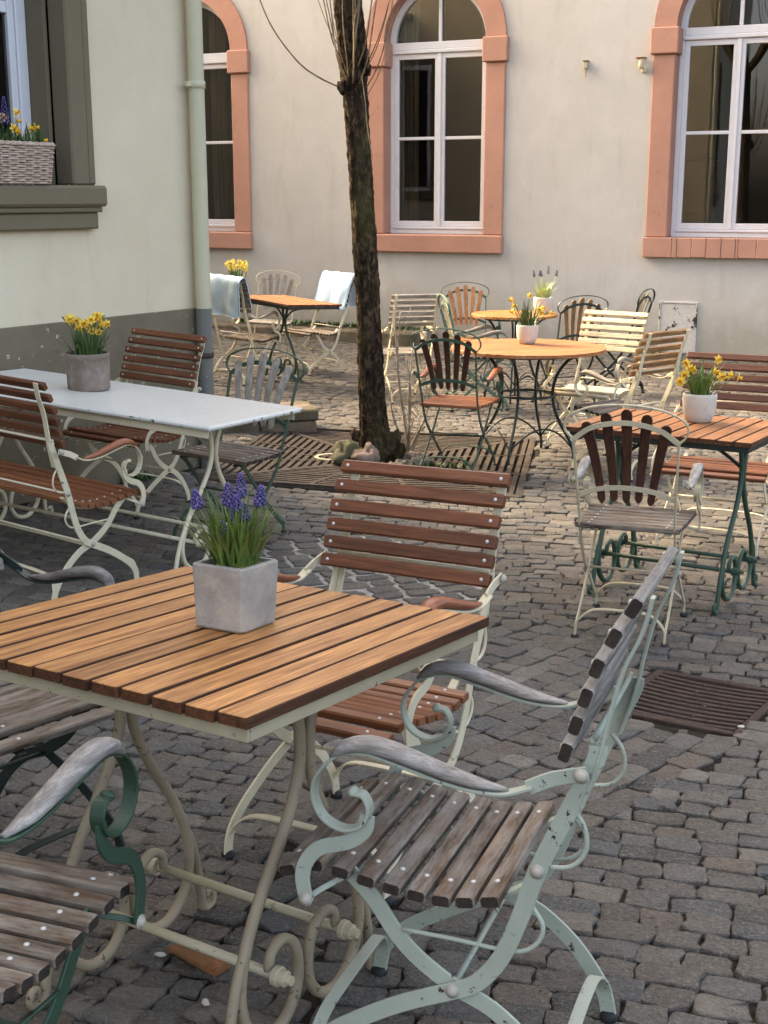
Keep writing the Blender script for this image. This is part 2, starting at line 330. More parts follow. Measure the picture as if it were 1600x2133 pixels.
def catmull(pts, n=6):
    P = [Vector(p) for p in pts]; P = [P[0] * 2 - P[1]] + P + [P[-1] * 2 - P[-2]]; out = []
    for i in range(1, len(P) - 2):
        a, b, c, d = P[i - 1:i + 3]
        for k in range(n):
            t = k / n; out.append(0.5 * ((2 * b) + (c - a) * t + (2 * a - 5 * b + 4 * c - d) * t * t + (3 * b - a - 3 * c + d) * t ** 3))
    out.append(P[-2]); return out
def sweep(path, prof, side=None, closed_prof=True, scale=None):
    """prof: list of (a,b): a along 'side' axis, b along binormal; side: fixed Vector or None for a rotating frame"""
    P = [Vector(p) for p in path]; n = len(P); vs = []; fs = []; m = len(prof)
    up = None
    for i in range(n):
        t = (P[min(i + 1, n - 1)] - P[max(i - 1, 0)]).normalized()
        if side is not None: s_ = (side - t * side.dot(t)).normalized()
        else:
            if up is None:
                up = Vector((0, 0, 1)) if abs(t.z) < 0.9 else Vector((1, 0, 0))
            s_ = (up - t * up.dot(t)).normalized(); up = s_
        b_ = t.cross(s_)
        k = scale[i] if scale else 1.0
        if not isinstance(k, tuple): k = (k, k)
        for a, b in prof: vs.append(P[i] + s_ * a * k[0] + b_ * b * k[1])
    for i in range(n - 1):
        for j in range(m):
            j2 = (j + 1) % m; fs.append((i * m + j, i * m + j2, (i + 1) * m + j2, (i + 1) * m + j))
    fs.append(tuple(reversed(range(m)))); fs.append(tuple((n - 1) * m + j for j in range(m)))
    return vs, fs
def circ(r, k=8): return [(r * cos(2 * pi * i / k), r * sin(2 * pi * i / k)) for i in range(k)]
def rect(a, b, c=0.0012):
    a /= 2; b /= 2; c = min(c, a * 0.4, b * 0.4)
    return [(a, -b + c), (a, b - c), (a - c, b), (-a + c, b), (-a, b - c), (-a, -b + c), (-a + c, -b), (a - c, -b)]
def tube(g, pts, r, k=8, n=5, smooth=True, scale=None):
    p = catmull(pts, n) if n else [Vector(q) for q in pts]
    sc = None
    if scale:
        m_ = len(p); sc = []
        for i in range(m_):
            u = i / (m_ - 1) * (len(scale) - 1); a = int(min(u, len(scale) - 2)); sc.append(scale[a] + (scale[a + 1] - scale[a]) * (u - a))
    v, f = sweep(p, circ(r, k), None, True, sc); return g.add(v, f, smooth)
def flat(g, pts, inplane, wide, side=Vector((1, 0, 0)), n=5, c=0.0012):
    """flat bar: 'wide' along side axis, 'inplane' across the path within its plane"""
    p = catmull(pts, n) if n else [Vector(q) for q in pts]
    v, f = sweep(p, rect(wide, inplane, c), side); return g.add(v, f, False)
def box(g, x0, x1, y0, y1, z0, z1, c=0.0):
    if c <= 0:
        v = [(x0, y0, z0), (x1, y0, z0), (x1, y1, z0), (x0, y1, z0), (x0, y0, z1), (x1, y0, z1), (x1, y1, z1), (x0, y1, z1)]
        return g.add(v, [(3, 2, 1, 0), (4, 5, 6, 7), (0, 1, 5, 4), (1, 2, 6, 5), (2, 3, 7, 6), (3, 0, 4, 7)], False)
    v = []
    for (z, i) in ((z0, c), (z0 + c, 0), (z1 - c, 0), (z1, c)):
        for (x, y) in ((x0 + c, y0 + i), (x1 - c, y0 + i), (x1 - i, y0 + c), (x1 - i, y1 - c), (x1 - c, y1 - i), (x0 + c, y1 - i), (x0 + i, y1 - c), (x0 + i, y0 + c)): v.append((x, y, z))
    f = [tuple(reversed(range(8))), tuple(range(24, 32))]
    for k in range(3):
        for j in range(8): f.append((k * 8 + j, k * 8 + (j + 1) % 8, k * 8 + 8 + (j + 1) % 8, k * 8 + 8 + j))
    return g.add(v, f, False)
def lathe(g, prof, k=24, smooth=True, close=False):
    v = []; f = []; n = len(prof)
    for i in range(k):
        a = 2 * pi * i / k
        for r, z in prof: v.append((r * cos(a), r * sin(a), z))
    for i in range(k):
        i2 = (i + 1) % k
        for j in range(n - 1): f.append((i * n + j, i2 * n + j, i2 * n + j + 1, i * n + j + 1))
    return g.add(v, f, smooth)
def blob(g, c, r, seed, k=10, squash=(1, 1, 1), rough=0.25):
    v = []; f = []
    for i in range(k + 1):
        th = pi * i / k
        for j in range(k * 2):
            ph = pi * j / k; d = Vector((sin(th) * cos(ph), sin(th) * sin(ph), cos(th)))
            q = r * (1 + rough * mnoise.noise(d * 1.6 + Vector((seed * 7.1, seed * 3.3, seed))) + rough * 0.35 * mnoise.noise(d * 4.5 + Vector((seed, 0, 0))))
            v.append((c[0] + d.x * q * squash[0], c[1] + d.y * q * squash[1], c[2] + d.z * q * squash[2]))
    w = 2 * k
    for i in range(k):
        for j in range(w): f.append((i * w + j, (i + 1) * w + j, (i + 1) * w + (j + 1) % w, i * w + (j + 1) % w))
    return g.add(v, f, True)
# ------------------------------------------------------------------ frames of the two buildings
def frame2(ox, oy, ang, oz=0.0):
    return Matrix.Translation((ox, oy, oz)) @ Matrix.Rotation(ang, 4, 'Z')
WB = frame2(4.144, 13.976, R(-25))          # back wall: x along wall, y into wall
WL = frame2(-1.156, 8.20, R(57))            # left building: x towards its corner, y into wall
WBi = WB.inverted(); WLi = WL.inverted()
def project(p):
    x, y, z = p[0], p[1], p[2] - CAMH
    yc = y * cos(PITCH) - z * sin(PITCH); zc = y * sin(PITCH) + z * cos(PITCH)
    return CX + FPX * x / yc, CY - FPX * zc / yc, yc

# ------------------------------------------------------------------ ground sheet
xs = [-14 + 0.3 * i for i in range(100)]; ys = [-8 + 0.3 * i for i in range(96)]
g = G()
v = [(x, y, gz(x, y) - 0.0085 + 0.006 * mnoise.noise(Vector((x * 3, y * 3, 0)))) for y in ys for x in xs]; w = len(xs)
g.add(v, [(j * w + i, j * w + i + 1, (j + 1) * w + i + 1, (j + 1) * w + i) for j in range(len(ys) - 1) for i in range(w - 1)], True)
ground = struct(part('courtyard_ground', g, 'sand', None))

GRC = Vector((-0.02, 8.55)); GRA = R(-9); GRH = 0.98                       # tree grate: centre, angle, half size
DRC = Vector((1.06, 4.13)); DRA = R(-33)                                   # street drain
def in_grate(x, y, m=0.0):
    d = Vector((x, y)) - GRC; a = d.x * cos(GRA) + d.y * sin(GRA); b = -d.x * sin(GRA) + d.y * cos(GRA)
    return abs(a) < GRH + m and abs(b) < GRH + m
def in_drain(x, y, m=0.0):
    d = Vector((x, y)) - DRC; a = d.x * cos(DRA) + d.y * sin(DRA); b = -d.x * sin(DRA) + d.y * cos(DRA)
    return abs(a) < 0.235 + m and abs(b) < 0.26 + m
def in_patch(x, y):
    d = Vector((x + 0.16, y - 5.62)); return (d.x / 0.62) ** 2 + (d.y / 0.95) ** 2 + 0.35 * mnoise.noise(Vector((x * 2, y * 2, 3))) < 1
def zone(x, y):
    if in_patch(x, y): return 3
    if y > 2.85 + (x - 0.23) * 0.95 and y < 4.9 + 0.3 * x and -0.28 < x < 1.15 - 0.15 * (y - 3): return 2
    if x < -0.15 and y < 4.6: return 4
    return 1
ZP = {1: (R(-13), 0.108, 0.082), 2: (R(47), 0.108, 0.095), 3: (R(22), 0.135, 0.105), 4: (R(-20), 0.086, 0.074)}
def stone(cx, cy, a, lx, ly, seed):
    rr = random.Random(seed); ca, sa = cos(a), sin(a); hx, hy = lx / 2, ly / 2
    j = lambda k: rr.uniform(-k, k)
    out = [(-hx, -hy * 0.78), (-hx * 0.85, -hy), (0, -hy * 1.02), (hx * 0.85, -hy), (hx, -hy * 0.78), (hx * 1.01, 0), (hx, hy * 0.78), (hx * 0.85, hy), (0, hy * 1.02), (-hx * 0.85, hy), (-hx, hy * 0.78), (-hx * 1.01, 0)]
    out = [(x + j(0.0075), y + j(0.007)) for x, y in out]
    top = rr.uniform(-0.004, 0.006); tx, ty = j(0.05), j(0.05); v = []
    rings_ = ((1.0, -0.03), (0.992, -0.0045), (0.968, 0.0004), (0.90, 0.0016), (0.5, 0.0022)) if cy < 7.6 else ((1.0, -0.03), (0.985, -0.003), (0.93, 0.0012))
    for (s_, dz) in rings_:
        for x, y in out:
            x, y = x * s_, y * s_; jz = rr.uniform(-0.0016, 0.0016) if dz > -0.02 else 0
            v.append((x * ca - y * sa, x * sa + y * ca, dz + top + tx * x + ty * y + jz))
    v.append((0, 0, 0.0024 + top + rr.uniform(-0.002, 0.002))); f = []; k = 12; nr_ = len(rings_)
    for r_ in range(nr_ - 1):
        for i in range(k): f.append((r_ * k + i, r_ * k + (i + 1) % k, (r_ + 1) * k + (i + 1) % k, (r_ + 1) * k + i))
    for i in range(k): f.append(((nr_ - 1) * k + i, (nr_ - 1) * k + (i + 1) % k, nr_ * k))
    v = [(x, y, z + gz(cx + x, cy + y) - gz(cx, cy)) for x, y, z in v]
    return v, f
stones = []
for zn, (za, lx, ly) in ZP.items():
    ca, sa = cos(za), sin(za); rr = random.Random(zn)
    n0 = int(16 / ly)
    for row in range(-n0, n0):
        u = -16 + rr.uniform(0, lx)
        while u < 16:
            L = lx * rr.uniform(0.78, 1.28)
            vv = row * ly; uc = u + L / 2; bk = 0.0 if zn == 3 else 1.0; bow = bk * (0.10 * sin(uc * 0.9 + zn) + 0.03 * sin(uc * 2.3)); sl_ = bk * (0.09 * cos(uc * 0.9 + zn) + 0.069 * cos(uc * 2.3)); x = uc * ca - (vv + bow) * sa; y = uc * sa + (vv + bow) * ca + 5
            u += L
            if y < 1.2 or y > 17 or abs(x) > 0.36 * y + 1.0: continue
            if zone(x, y) != zn or in_grate(x, y, 0.03) or in_drain(x, y, 0.03): continue
            b = WBi @ Vector((x, y, 0)); l_ = WLi @ Vector((x, y, 0))
            if b.y > -0.06 or (l_.x < 0.05 and l_.y > -0.06): continue
            stones.append((x, y, za + math.atan(sl_) + rr.uniform(-0.04, 0.04), L * (0.985 if zn != 3 else 0.83), ly * rr.uniform(0.965, 1.0) * (1.0 if zn != 3 else 0.84)))
# small fillers where the laying directions meet
occ = {}
for q in stones: occ.setdefault((int(q[0] // 0.2), int(q[1] // 0.2)), []).append(q)
def covered(x, y, m_):
    for i in (-1, 0, 1):
        for j in (-1, 0, 1):
            for (sx, sy, a, L, H) in occ.get((int(x // 0.2) + i, int(y // 0.2) + j), ()):
                dx, dy = x - sx, y - sy; u_ = dx * cos(a) + dy * sin(a); v_ = -dx * sin(a) + dy * cos(a)
                if abs(u_) < L / 2 + m_ and abs(v_) < H / 2 + m_: return True
    return False
rr = random.Random(77)
for _ in range(24000):
    x = rr.uniform(-1.6, 2.4); y = rr.uniform(2.0, 7.5); sz = 0.05 if rr.random() < 0.35 else 0.03
    if in_grate(x, y, 0.02) or in_drain(x, y, 0.02) or in_patch(x, y) or covered(x, y, sz * 0.42): continue
    q = (x, y, rr.uniform(0, 3.1), sz * rr.uniform(0.95, 1.25), sz * rr.uniform(0.85, 1.0)); stones.append(q); occ.setdefault((int(x // 0.2), int(y // 0.2)), []).append(q)
def area(s_):
    u_, v_, d_ = project((s_[0], s_[1], gz(s_[0], s_[1])))
    if not (-60 < u_ < 1660 and 600 < v_ < 2190): return 0
    return s_[3] * s_[4] / d_ ** 3 * (0.25 if (u_ < 620 and v_ < 1560) else 1.0)
stones.sort(key=area, reverse=True)
rest = G()
for i, (x, y, a, L, H) in enumerate(stones):
    v, f = stone(x, y, a, L, H, i); z = gz(x, y)
    if i < 300:
        g = G(); g.add(v, f, True); link('cobblestone', g.mesh('cobblestone', MAT['cobble']), ground, Matrix.Translation((x, y, z)))
    else: rest.add([(p[0] + x, p[1] + y, p[2] + z) for p in v], f, True)
struct(part('cobblestone_field', rest, 'cobble', ground), 'stuff')
# pale mortar round the repaired patch
g = G(); pv = [(-0.16, 5.62)]
for i in range(28):
    a = 2 * pi * i / 28; k = 1.02
    for _ in range(30):
        x, y = -0.16 + 0.62 * k * cos(a), 5.62 + 0.95 * k * sin(a)
        if in_patch(x, y): break
        k -= 0.03
    pv.append((x, y))
rings = [[(-0.16, 5.62)]]
vv = [(-0.16, 5.62, gz(-0.16, 5.62) - 0.0035)]
for q in (0.33, 0.66, 1.0):
    for (x, y) in pv[1:]:
        X, Y = -0.16 + (x + 0.16) * q, 5.62 + (y - 5.62) * q; vv.append((X, Y, gz(X, Y) - 0.0035))
ff = [(0, 1 + i, 1 + (i + 1) % 28) for i in range(28)]
for r_ in range(2):
    for i in range(28): ff.append((1 + r_ * 28 + i, 1 + (r_ + 1) * 28 + i, 1 + (r_ + 1) * 28 + (i + 1) % 28, 1 + r_ * 28 + (i + 1) % 28))
g.add(vv, ff, True); struct(part('mortar_patch', g, 'mortar', None))

# ------------------------------------------------------------------ back building
bb = thing('plaster_building', 'cream plaster building with arched windows in orange stone at the back', 'building', WB)
OW, HW, ZS, ZSP = 0.635, 0.87, 1.12, 3.29
WIN = (-7.27, -3.93, -0.53)
g = G(); zt = 8.0; zb = -0.6; edges = [-14.0]
for c in WIN: edges += [c - OW, c + OW]
edges.append(6.0)
for i in range(0, len(edges), 2):
    a, b = edges[i], edges[i + 1]; g.add([(a, 0, zb), (b, 0, zb), (b, 0, zt), (a, 0, zt)], [(0, 1, 2, 3)], False)
NA = 24
for c in WIN:
    g.add([(c - OW, 0, zb), (c + OW, 0, zb), (c + OW, 0, ZS), (c - OW, 0, ZS)], [(0, 1, 2, 3)], False)
    pts = [(c + OW * cos(pi * k / NA), ZSP + OW * sin(pi * k / NA)) for k in range(NA + 1)]
    for k in range(NA):
        (x0, z0), (x1, z1) = pts[k], pts[k + 1]; g.add([(x1, 0, z1), (x0, 0, z0), (x0, 0, zt), (x1, 0, zt)], [(0, 1, 2, 3)], False)
g.add([(-14, 0, zt), (6, 0, zt), (6, 6, zt), (-14, 6, zt), (-14, 0, zb), (6, 0, zb), (6, 6, zb), (-14, 6, zb)], [(0, 1, 2, 3), (1, 5, 6, 2), (0, 3, 7, 4), (3, 2, 6, 7)], False)
part('wall', g, 'plaster_back', bb)
def archring(g, c, r0, r1, d0, d1, zc, n=NA):
    v = []; f = []
    for k in range(n + 1):
        a = pi * k / n
        for r_, d in ((r0, d0), (r1, d0), (r1, d1), (r0, d1)): v.append((c + r_ * cos(a), d, zc + r_ * sin(a)))
    for k in range(n):
        for j in range(4): f.append((k * 4 + j, k * 4 + (j + 1) % 4, k * 4 + 4 + (j + 1) % 4, k * 4 + 4 + j))
    g.add(v, f, False)
for wi, c in enumerate(WIN):
    g = G(); archring(g, c, OW - 0.004, HW, -0.035, 0.20, ZSP + 0.004)
    sur = part('window_arch', g, 'stone_orange', bb)
    for s_ in (-1, 1):
        a, b = sorted((c + s_ * (OW - 0.004), c + s_ * HW))
        # shaft with the stop chamfer on its inner edge
        g = G(); box(g, a, b, -0.035, 0.20, ZS, 3.02, 0.012); part('shaft', g, 'stone_orange', sur)
        a, b = sorted((c + s_ * (OW - 0.035), c + s_ * (HW + 0.03)))
        g = G(); box(g, a, b, -0.07, 0.195, 3.02, ZSP, 0.012); part('impost_block', g, 'stone_orange', sur)
    if wi < 2:
        g = G(); box(g, c - HW - 0.01, c + HW + 0.01, -0.075, 0.22, 0.91, ZS - 0.002, 0.012); part('sill', g, 'stone_orange', sur)
    else:
        x = c - HW - 0.01; rr = random.Random(4)
        for wd in (0.32, 0.055, 0.16, 0.155, 0.16, 0.15, 0.03, 0.19, 0.16, 0.16, 0.216):
            g = G(); box(g, x + 0.0015, x + wd - 0.0015, -0.075 - rr.uniform(0, 0.006), 0.22, 0.91 + rr.uniform(-0.004, 0.004), ZS - 0.002, 0.006); part('sill_block', g, 'stone_orange', sur); x += wd
    # timber window, 0.16 m behind the wall face
    g = G(); d0, d1 = 0.15, 0.21
    for s_ in (-1, 1):
        a, b = sorted((c + s_ * (OW - 0.055), c + s_ * (OW - 0.006))); box(g, a, b, d0, d1, ZS + 0.001, ZSP, 0.004)
    archring(g, c, OW - 0.075, OW - 0.006, d0, d1, ZSP); box(g, c - OW + 0.0475, c + OW - 0.0475, d0, d1, ZS + 0.001, ZS + 0.055, 0.004)
    fr_ = part('window_frame', g, 'whitepaint', bb)
    g = G(); box(g, c - OW + 0.054, c + OW - 0.054, 0.135, 0.212, ZS + 0.056, ZS + 0.085, 0.006); part('weather_bar', g, 'whitepaint', fr_)
    g = G(); box(g, c - OW + 0.056, c + OW - 0.056, 0.142, 0.208, 3.21, 3.29, 0.006); box(g, c - OW + 0.0475, c + OW - 0.0475, 0.128, 0.205, 3.165, 3.2095, 0.008); part('transom', g, 'whitepaint', fr_)
    g = G(); box(g, c - 0.02, c + 0.02, 0.15, 0.2, 3.2905, ZSP + OW - 0.07, 0.004); part('glazing_bar', g, 'whitepaint', fr_)
    for s_ in (-1, 1):
        a, b = sorted((c + s_ * 0.0065, c + s_ * (OW - 0.056)))
        g = G()
        box(g, a, a + 0.058, 0.157, 0.204, ZS + 0.086, 3.164, 0.005); box(g, b - 0.058, b, 0.157, 0.204, ZS + 0.086, 3.164, 0.005)
        box(g, a + 0.0495, b - 0.0495, 0.157, 0.204, ZS + 0.086, ZS + 0.15, 0.005); box(g, a + 0.0495, b - 0.0495, 0.157, 0.204, 3.105, 3.164, 0.005)
        part('casement', g, 'whitepaint', fr_)
        g = G(); box(g, a + 0.056, b - 0.056, 0.161, 0.2, 2.20, 2.236, 0.004); part('glazing_bar', g, 'whitepaint', fr_)
        for z0, z1 in ((ZS + 0.148, 2.202), (2.234, 3.107)):
            g = G(); x0, x1 = a + 0.056, b - 0.056; g.add([(x0, 0.182, z0), (x1, 0.182, z0), (x1, 0.182, z1), (x0, 0.182, z1)], [(0, 1, 2, 3)], False); part('pane', g, 'glass', fr_)
        g = G(); r_ = OW - 0.07; pts = [(c + s_ * 0.018, 0.18, 3.289)] + [(c + s_ * r_ * cos(pi / 2 * k / 12), 0.18, 3.289 + r_ * sin(pi / 2 * k / 12)) for k in range(13)]
        g.add(pts, [tuple(range(14))], False); part('pane', g, 'glass', fr_)
    g = G(); box(g, c - 0.024, c + 0.024, 0.138, 0.1565, ZS + 0.087, 3.163, 0.006); part('astragal', g, 'whitepaint', fr_)
    # dark room behind
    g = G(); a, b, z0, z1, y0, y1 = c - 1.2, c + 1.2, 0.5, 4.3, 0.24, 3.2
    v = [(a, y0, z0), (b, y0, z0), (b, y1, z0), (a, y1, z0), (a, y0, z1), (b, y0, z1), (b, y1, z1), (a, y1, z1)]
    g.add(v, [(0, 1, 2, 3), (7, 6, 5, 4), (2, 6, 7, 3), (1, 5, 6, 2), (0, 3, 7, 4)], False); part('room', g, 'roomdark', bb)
    if wi < 2:
        for (a, b) in ((-0.60, -0.36), (0.42, 0.58)) if wi == 1 else ((0.05, 0.30), (0.36, 0.6)):
            g = G(); v = []; n = 24
            for k in range(n + 1):
                x = c + a + (b - a) * k / n; y = 0.42 + 0.03 * sin(k * 1.25) + 0.01 * sin(k * 3.1)
                v += [(x, y, 1.0), (x + 0.01 * sin(k), y, 4.0)]
            g.add(v, [(2 * k, 2 * k + 2, 2 * k + 3, 2 * k + 1) for k in range(n)], True); part('curtain', g, 'curtain', bb)
    else:
        g = G(); box(g, c - 0.75, c - 0.30, 0.8, 1.2, 0.51, 1.95, 0.01); part('cupboard', g, 'darkbrown', bb)
        g = G(); box(g, c - 0.9, c + 1.1, 2.9, 3.1, 2.35, 2.39, 0.005); part('picture_rail', g, 'tanwood', bb)

# things on the back wall
h = thing('wall_hatch', 'white metal hatch with peeling black spots low on the back wall', 'hatch', WB)
m = M('peeling_white_panel'); v_ = m.coord(rand=False); n1 = m.noise(v_, 7, 5, 0.7); n2 = m.noise(v_, 30, 4, 0.7)
MAT['peel'] = m.fin(m.mix(m.ramp(n1, [(0.585, 0.0), (0.60, 1.0)]), m.ramp(n2, [(0.3, srgb(186, 180, 170)), (0.7, srgb(206, 201, 192))]), srgb(44, 38, 34)), 0.7, m.bump(n2, 0.3, 0.003))
g = G(); box(g, -1.185, -0.805, -0.012, 0.02, -0.13, 0.41, 0.004); part('door_panel', g, 'peel', h)
g = G(); box(g, -1.205, -1.186, -0.02, 0.02, -0.15, 0.43, 0.003); box(g, -0.804, -0.785, -0.02, 0.02, -0.15, 0.43, 0.003); box(g, -1.1855, -0.8045, -0.02, 0.02, 0.411, 0.43, 0.003); part('frame', g, 'peel', h)
g = G(); lathe(g, [(0.0, 0.012), (0.012, 0.01), (0.014, 0.0)], 10); part('knob', g, 'iron', h, Matrix.Translation((-0.83, -0.014, 0.16)) @ Matrix.Rotation(R(90), 4, 'X'))
h = thing('bell_box', 'small grey metal box with a stub below on the back wall', 'wall fixture', WB @ Matrix.Translation((-2.135, 0, 2.93)) @ Matrix.Scale(0.72, 4) @ Matrix.Translation((2.135, 0, -2.93)))
g = G(); box(g, -2.165, -2.105, -0.075, 0.0, 2.90, 3.0, 0.006); part('housing', g, 'creamgrey', h)
g = G(); box(g, -2.175, -2.095, -0.09, 0.0, 3.0005, 3.015, 0.004); part('lid', g, 'stone_grey', h)
g = G(); lathe(g, [(0.012, 0.0), (0.012, 0.09), (0.02, 0.095), (0.02, 0.13)], 10); part('stub', g, 'creamgrey', h, Matrix.Translation((-2.135, -0.04, 2.775)))
h = thing('wall_lamp', 'small cream floodlight on the back wall beside the right window', 'wall lamp', WB @ Matrix.Translation((-1.50, 0, 2.90)) @ Matrix.Scale(0.7, 4) @ Matrix.Translation((1.50, 0, -2.90)))
g = G(); lathe(g, [(0.0, 0.0), (0.05, 0.004), (0.052, 0.02), (0.03, 0.05), (0.0, 0.055)], 14); part('base', g, 'cream', h, Matrix.Translation((-1.49, 0.0, 2.86)) @ Matrix.Rotation(R(90), 4, 'X'))
g = G(); lathe(g, [(0.0, -0.07), (0.035, -0.06), (0.048, -0.02), (0.05, 0.05), (0.056, 0.09)], 16); part('lamp_head', g, 'cream', h, Matrix.Translation((-1.52, -0.09, 2.93)) @ Matrix.Rotation(R(8), 4, 'Y'))
g = G(); box(g, -1.60, -1.45, -0.16, -0.02, 3.015, 3.035, 0.006); part('cap', g, 'redbrown', h)
# kerb of sandstone blocks at the foot of the wall
k_ = thing('stone_kerb', 'low row of sandstone kerb blocks along the foot of the back wall', 'kerb', WB)
x = -11.5; rr = random.Random(9)
while x < -4.1:
    L = rr.uniform(0.8, 1.25); g = G(); box(g, x + 0.004, x + L - 0.004, -0.40 + rr.uniform(-0.012, 0.012), -0.02, -0.4, -0.015 + rr.uniform(-0.01, 0.01), 0.018); part('kerb_block', g, 'kerbstone', k_); x += L
# weeds along the kerb
def weeds(name, spots, label):
    g = G()
    for (x, y, z, r_) in spots:
        for _ in range(40):
            a = random.uniform(0, 2 * pi); p = Vector((x + random.gauss(0, r_), y + random.gauss(0, r_ * 0.5), z)); L = random.uniform(0.03, 0.10)
            d = Vector((cos(a), sin(a), random.uniform(0.5, 1.6))).normalized(); s_ = d.cross(Vector((0, 0, 1))).normalized() * 0.012
            g.add([p, p + d * L * 0.5 + s_, p + d * L, p + d * L * 0.5 - s_], [(0, 1, 2, 3)], False)
    o = part(name, g, 'leafdark', None); o['kind'] = 'stuff'; o['label'] = label; o['category'] = 'weeds'; return o
pts = []
for i in range(34):
    s_ = random.uniform(-6.6, -3.9) if i < 24 else random.uniform(-3.8, 1.0); p = WB @ Vector((s_, -0.03, 0)); pts.append((p.x, p.y, -0.01 if i < 24 else gz(p.x, p.y), 0.07))
weeds('wall_weeds', pts, 'low green weeds growing along the foot of the back wall')

# ------------------------------------------------------------------ left building
lb = thing('left_building', 'pale green plaster building with grey base band at the left', 'building', WL)
A0, A1, Z0, Z1 = -2.15, -1.05, 1.612, 3.7
g = G()
for (a, b, c_, d_) in ((-16, A0, -0.6, 9), (A1, 0, -0.6, 9), (A0, A1, -0.6, Z0), (A0, A1, Z1, 9)): g.add([(a, 0, c_), (b, 0, c_), (b, 0, d_), (a, 0, d_)], [(0, 1, 2, 3)], False)
g.add([(0, 0, -0.6), (0, 9, -0.6), (0, 9, 9), (0, 0, 9), (-16, 0, 9), (-16, 9, 9), (-16, 0, -0.6), (-16, 9, -0.6)], [(0, 1, 2, 3), (4, 3, 2, 5), (6, 4, 5, 7), (7, 5, 2, 1)], False)
part('wall', g, 'plaster_left', lb)
g = G(); box(g, -16, 0.014, -0.014, 0.3, -0.55, 0.877, 0.004); part('plinth', g, 'plinth', lb)
g = G(); box(g, -0.3, 0.0135, 0.301, 9.0, -0.55, 0.877, 0.004); part('plinth', g, 'plinth', lb)
g = G()
for (a, b) in ((A1 - 0.002, A1 + 0.125), (A0 - 0.125, A0 + 0.002)): box(g, a, b, -0.045, 0.09, Z0, Z1 + 0.12, 0.01)
sur = part('window_surround', g, 'stone_grey', lb)
for (a, b) in ((A1 + 0.1255, A1 + 0.19), (A0 - 0.19, A0 - 0.1255)):
    g = G(); box(g, a, b, -0.028, 0.05, Z0, Z1 + 0.18, 0.012); part('outer_moulding', g, 'stone_grey', sur)
g = G(); box(g, A0 - 0.24, A1 + 0.205, -0.10, 0.10, Z0 - 0.115, Z0 - 0.001, 0.016); part('sill', g, 'stone_grey', sur)
g = G(); box(g, A0 - 0.21, A1 + 0.18, -0.075, 0.05, Z0 - 0.145, Z0 - 0.1155, 0.006); part('sill_moulding', g, 'stone_grey', sur)
g = G(); box(g, A0 - 0.19, A1 + 0.165, -0.055, 0.05, Z0 - 0.235, Z0 - 0.1455, 0.008); part('sill_apron', g, 'stone_grey', sur)
for (a, b) in ((A1 - 0.03, A1 - 0.003), (A0 + 0.003, A0 + 0.03)):
    g = G(); box(g, a, b, 0.091, 0.26, Z0, Z1, 0.004); part('reveal_lining', g, 'stone_grey', sur)
g = G(); box(g, A0 + 0.0, A1 - 0.0, 0.1005, 0.35, Z0 - 0.06, Z0 - 0.004, 0.003); part('inner_sill', g, 'stone_grey', sur)
g = G(); B0_, B1_ = A0 + 0.031, A1 - 0.031
for (a, b) in ((B0_, B0_ + 0.07), (B1_ - 0.07, B1_)): box(g, a, b, 0.22, 0.29, Z0, Z1, 0.006)
box(g, B0_ + 0.0705, B1_ - 0.0705, 0.22, 0.29, Z0, Z0 + 0.08, 0.006); box(g, B0_ + 0.0705, B1_ - 0.0705, 0.22, 0.29, Z1 - 0.08, Z1, 0.006)
fr_ = part('window_frame', g, 'whitepaint', lb); cm = (B0_ + B1_) / 2
g = G(); box(g, cm - 0.05, cm + 0.05, 0.225, 0.285, Z0 + 0.0805, Z1 - 0.0805, 0.006); part('mullion', g, 'whitepaint', fr_)
for (a, b) in ((B0_ + 0.0705, cm - 0.0505), (cm + 0.0505, B1_ - 0.0705)):
    g = G(); box(g, a, a + 0.045, 0.232, 0.28, Z0 + 0.081, Z1 - 0.081, 0.005); box(g, b - 0.045, b, 0.232, 0.28, Z0 + 0.081, Z1 - 0.081, 0.005); part('casement', g, 'whitepaint', fr_)
    g = G(); box(g, a + 0.0455, b - 0.0455, 0.235, 0.278, 2.50, 2.56, 0.005); part('glazing_bar', g, 'whitepaint', fr_)
    for z0, z1 in ((Z0 + 0.08, 2.501), (2.559, Z1 - 0.08)):
        g = G(); g.add([(a + 0.044, 0.258, z0), (b - 0.044, 0.258, z0), (b - 0.044, 0.258, z1), (a + 0.044, 0.258, z1)], [(0, 1, 2, 3)], False); part('pane', g, 'glass', fr_)
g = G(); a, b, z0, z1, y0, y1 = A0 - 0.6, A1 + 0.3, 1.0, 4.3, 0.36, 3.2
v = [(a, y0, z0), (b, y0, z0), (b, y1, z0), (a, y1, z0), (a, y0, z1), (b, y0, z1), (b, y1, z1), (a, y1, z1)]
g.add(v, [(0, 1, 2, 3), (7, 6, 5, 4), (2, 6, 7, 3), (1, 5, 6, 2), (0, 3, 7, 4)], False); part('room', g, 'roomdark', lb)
# windows on the side of the building that the back windows mirror
for yy in (2.2, 5.2):
    g = G(); box(g, -0.05, 0.04, yy - 0.65, yy + 0.65, 1.5, 3.9, 0.02); o = part('side_window_surround', g, 'stone_grey', lb)
    g = G(); box(g, 0.0405, 0.05, yy - 0.5, yy + 0.5, 1.65, 3.75, 0.004); part('side_window_frame', g, 'whitepaint', o)
    for a in (-0.44, 0.03):
        g = G(); box(g, 0.0505, 0.054, yy + a, yy + a + 0.41, 1.72, 3.68, 0.002); part('pane', g, 'blackpane', o)
# unseen wall added to shade the far ground, in the gap between the buildings
g = G(); box(g, -9.0, 0.0, -0.15, 0.15, -0.6, 4.5, 0.02); box(g, -9.05, 0.05, -0.22, 0.22, 4.5005, 4.6, 0.02)
struct(part('added_shade_wall', g, 'plaster_left', None, frame2(-5.6, 10.9, R(-80))))
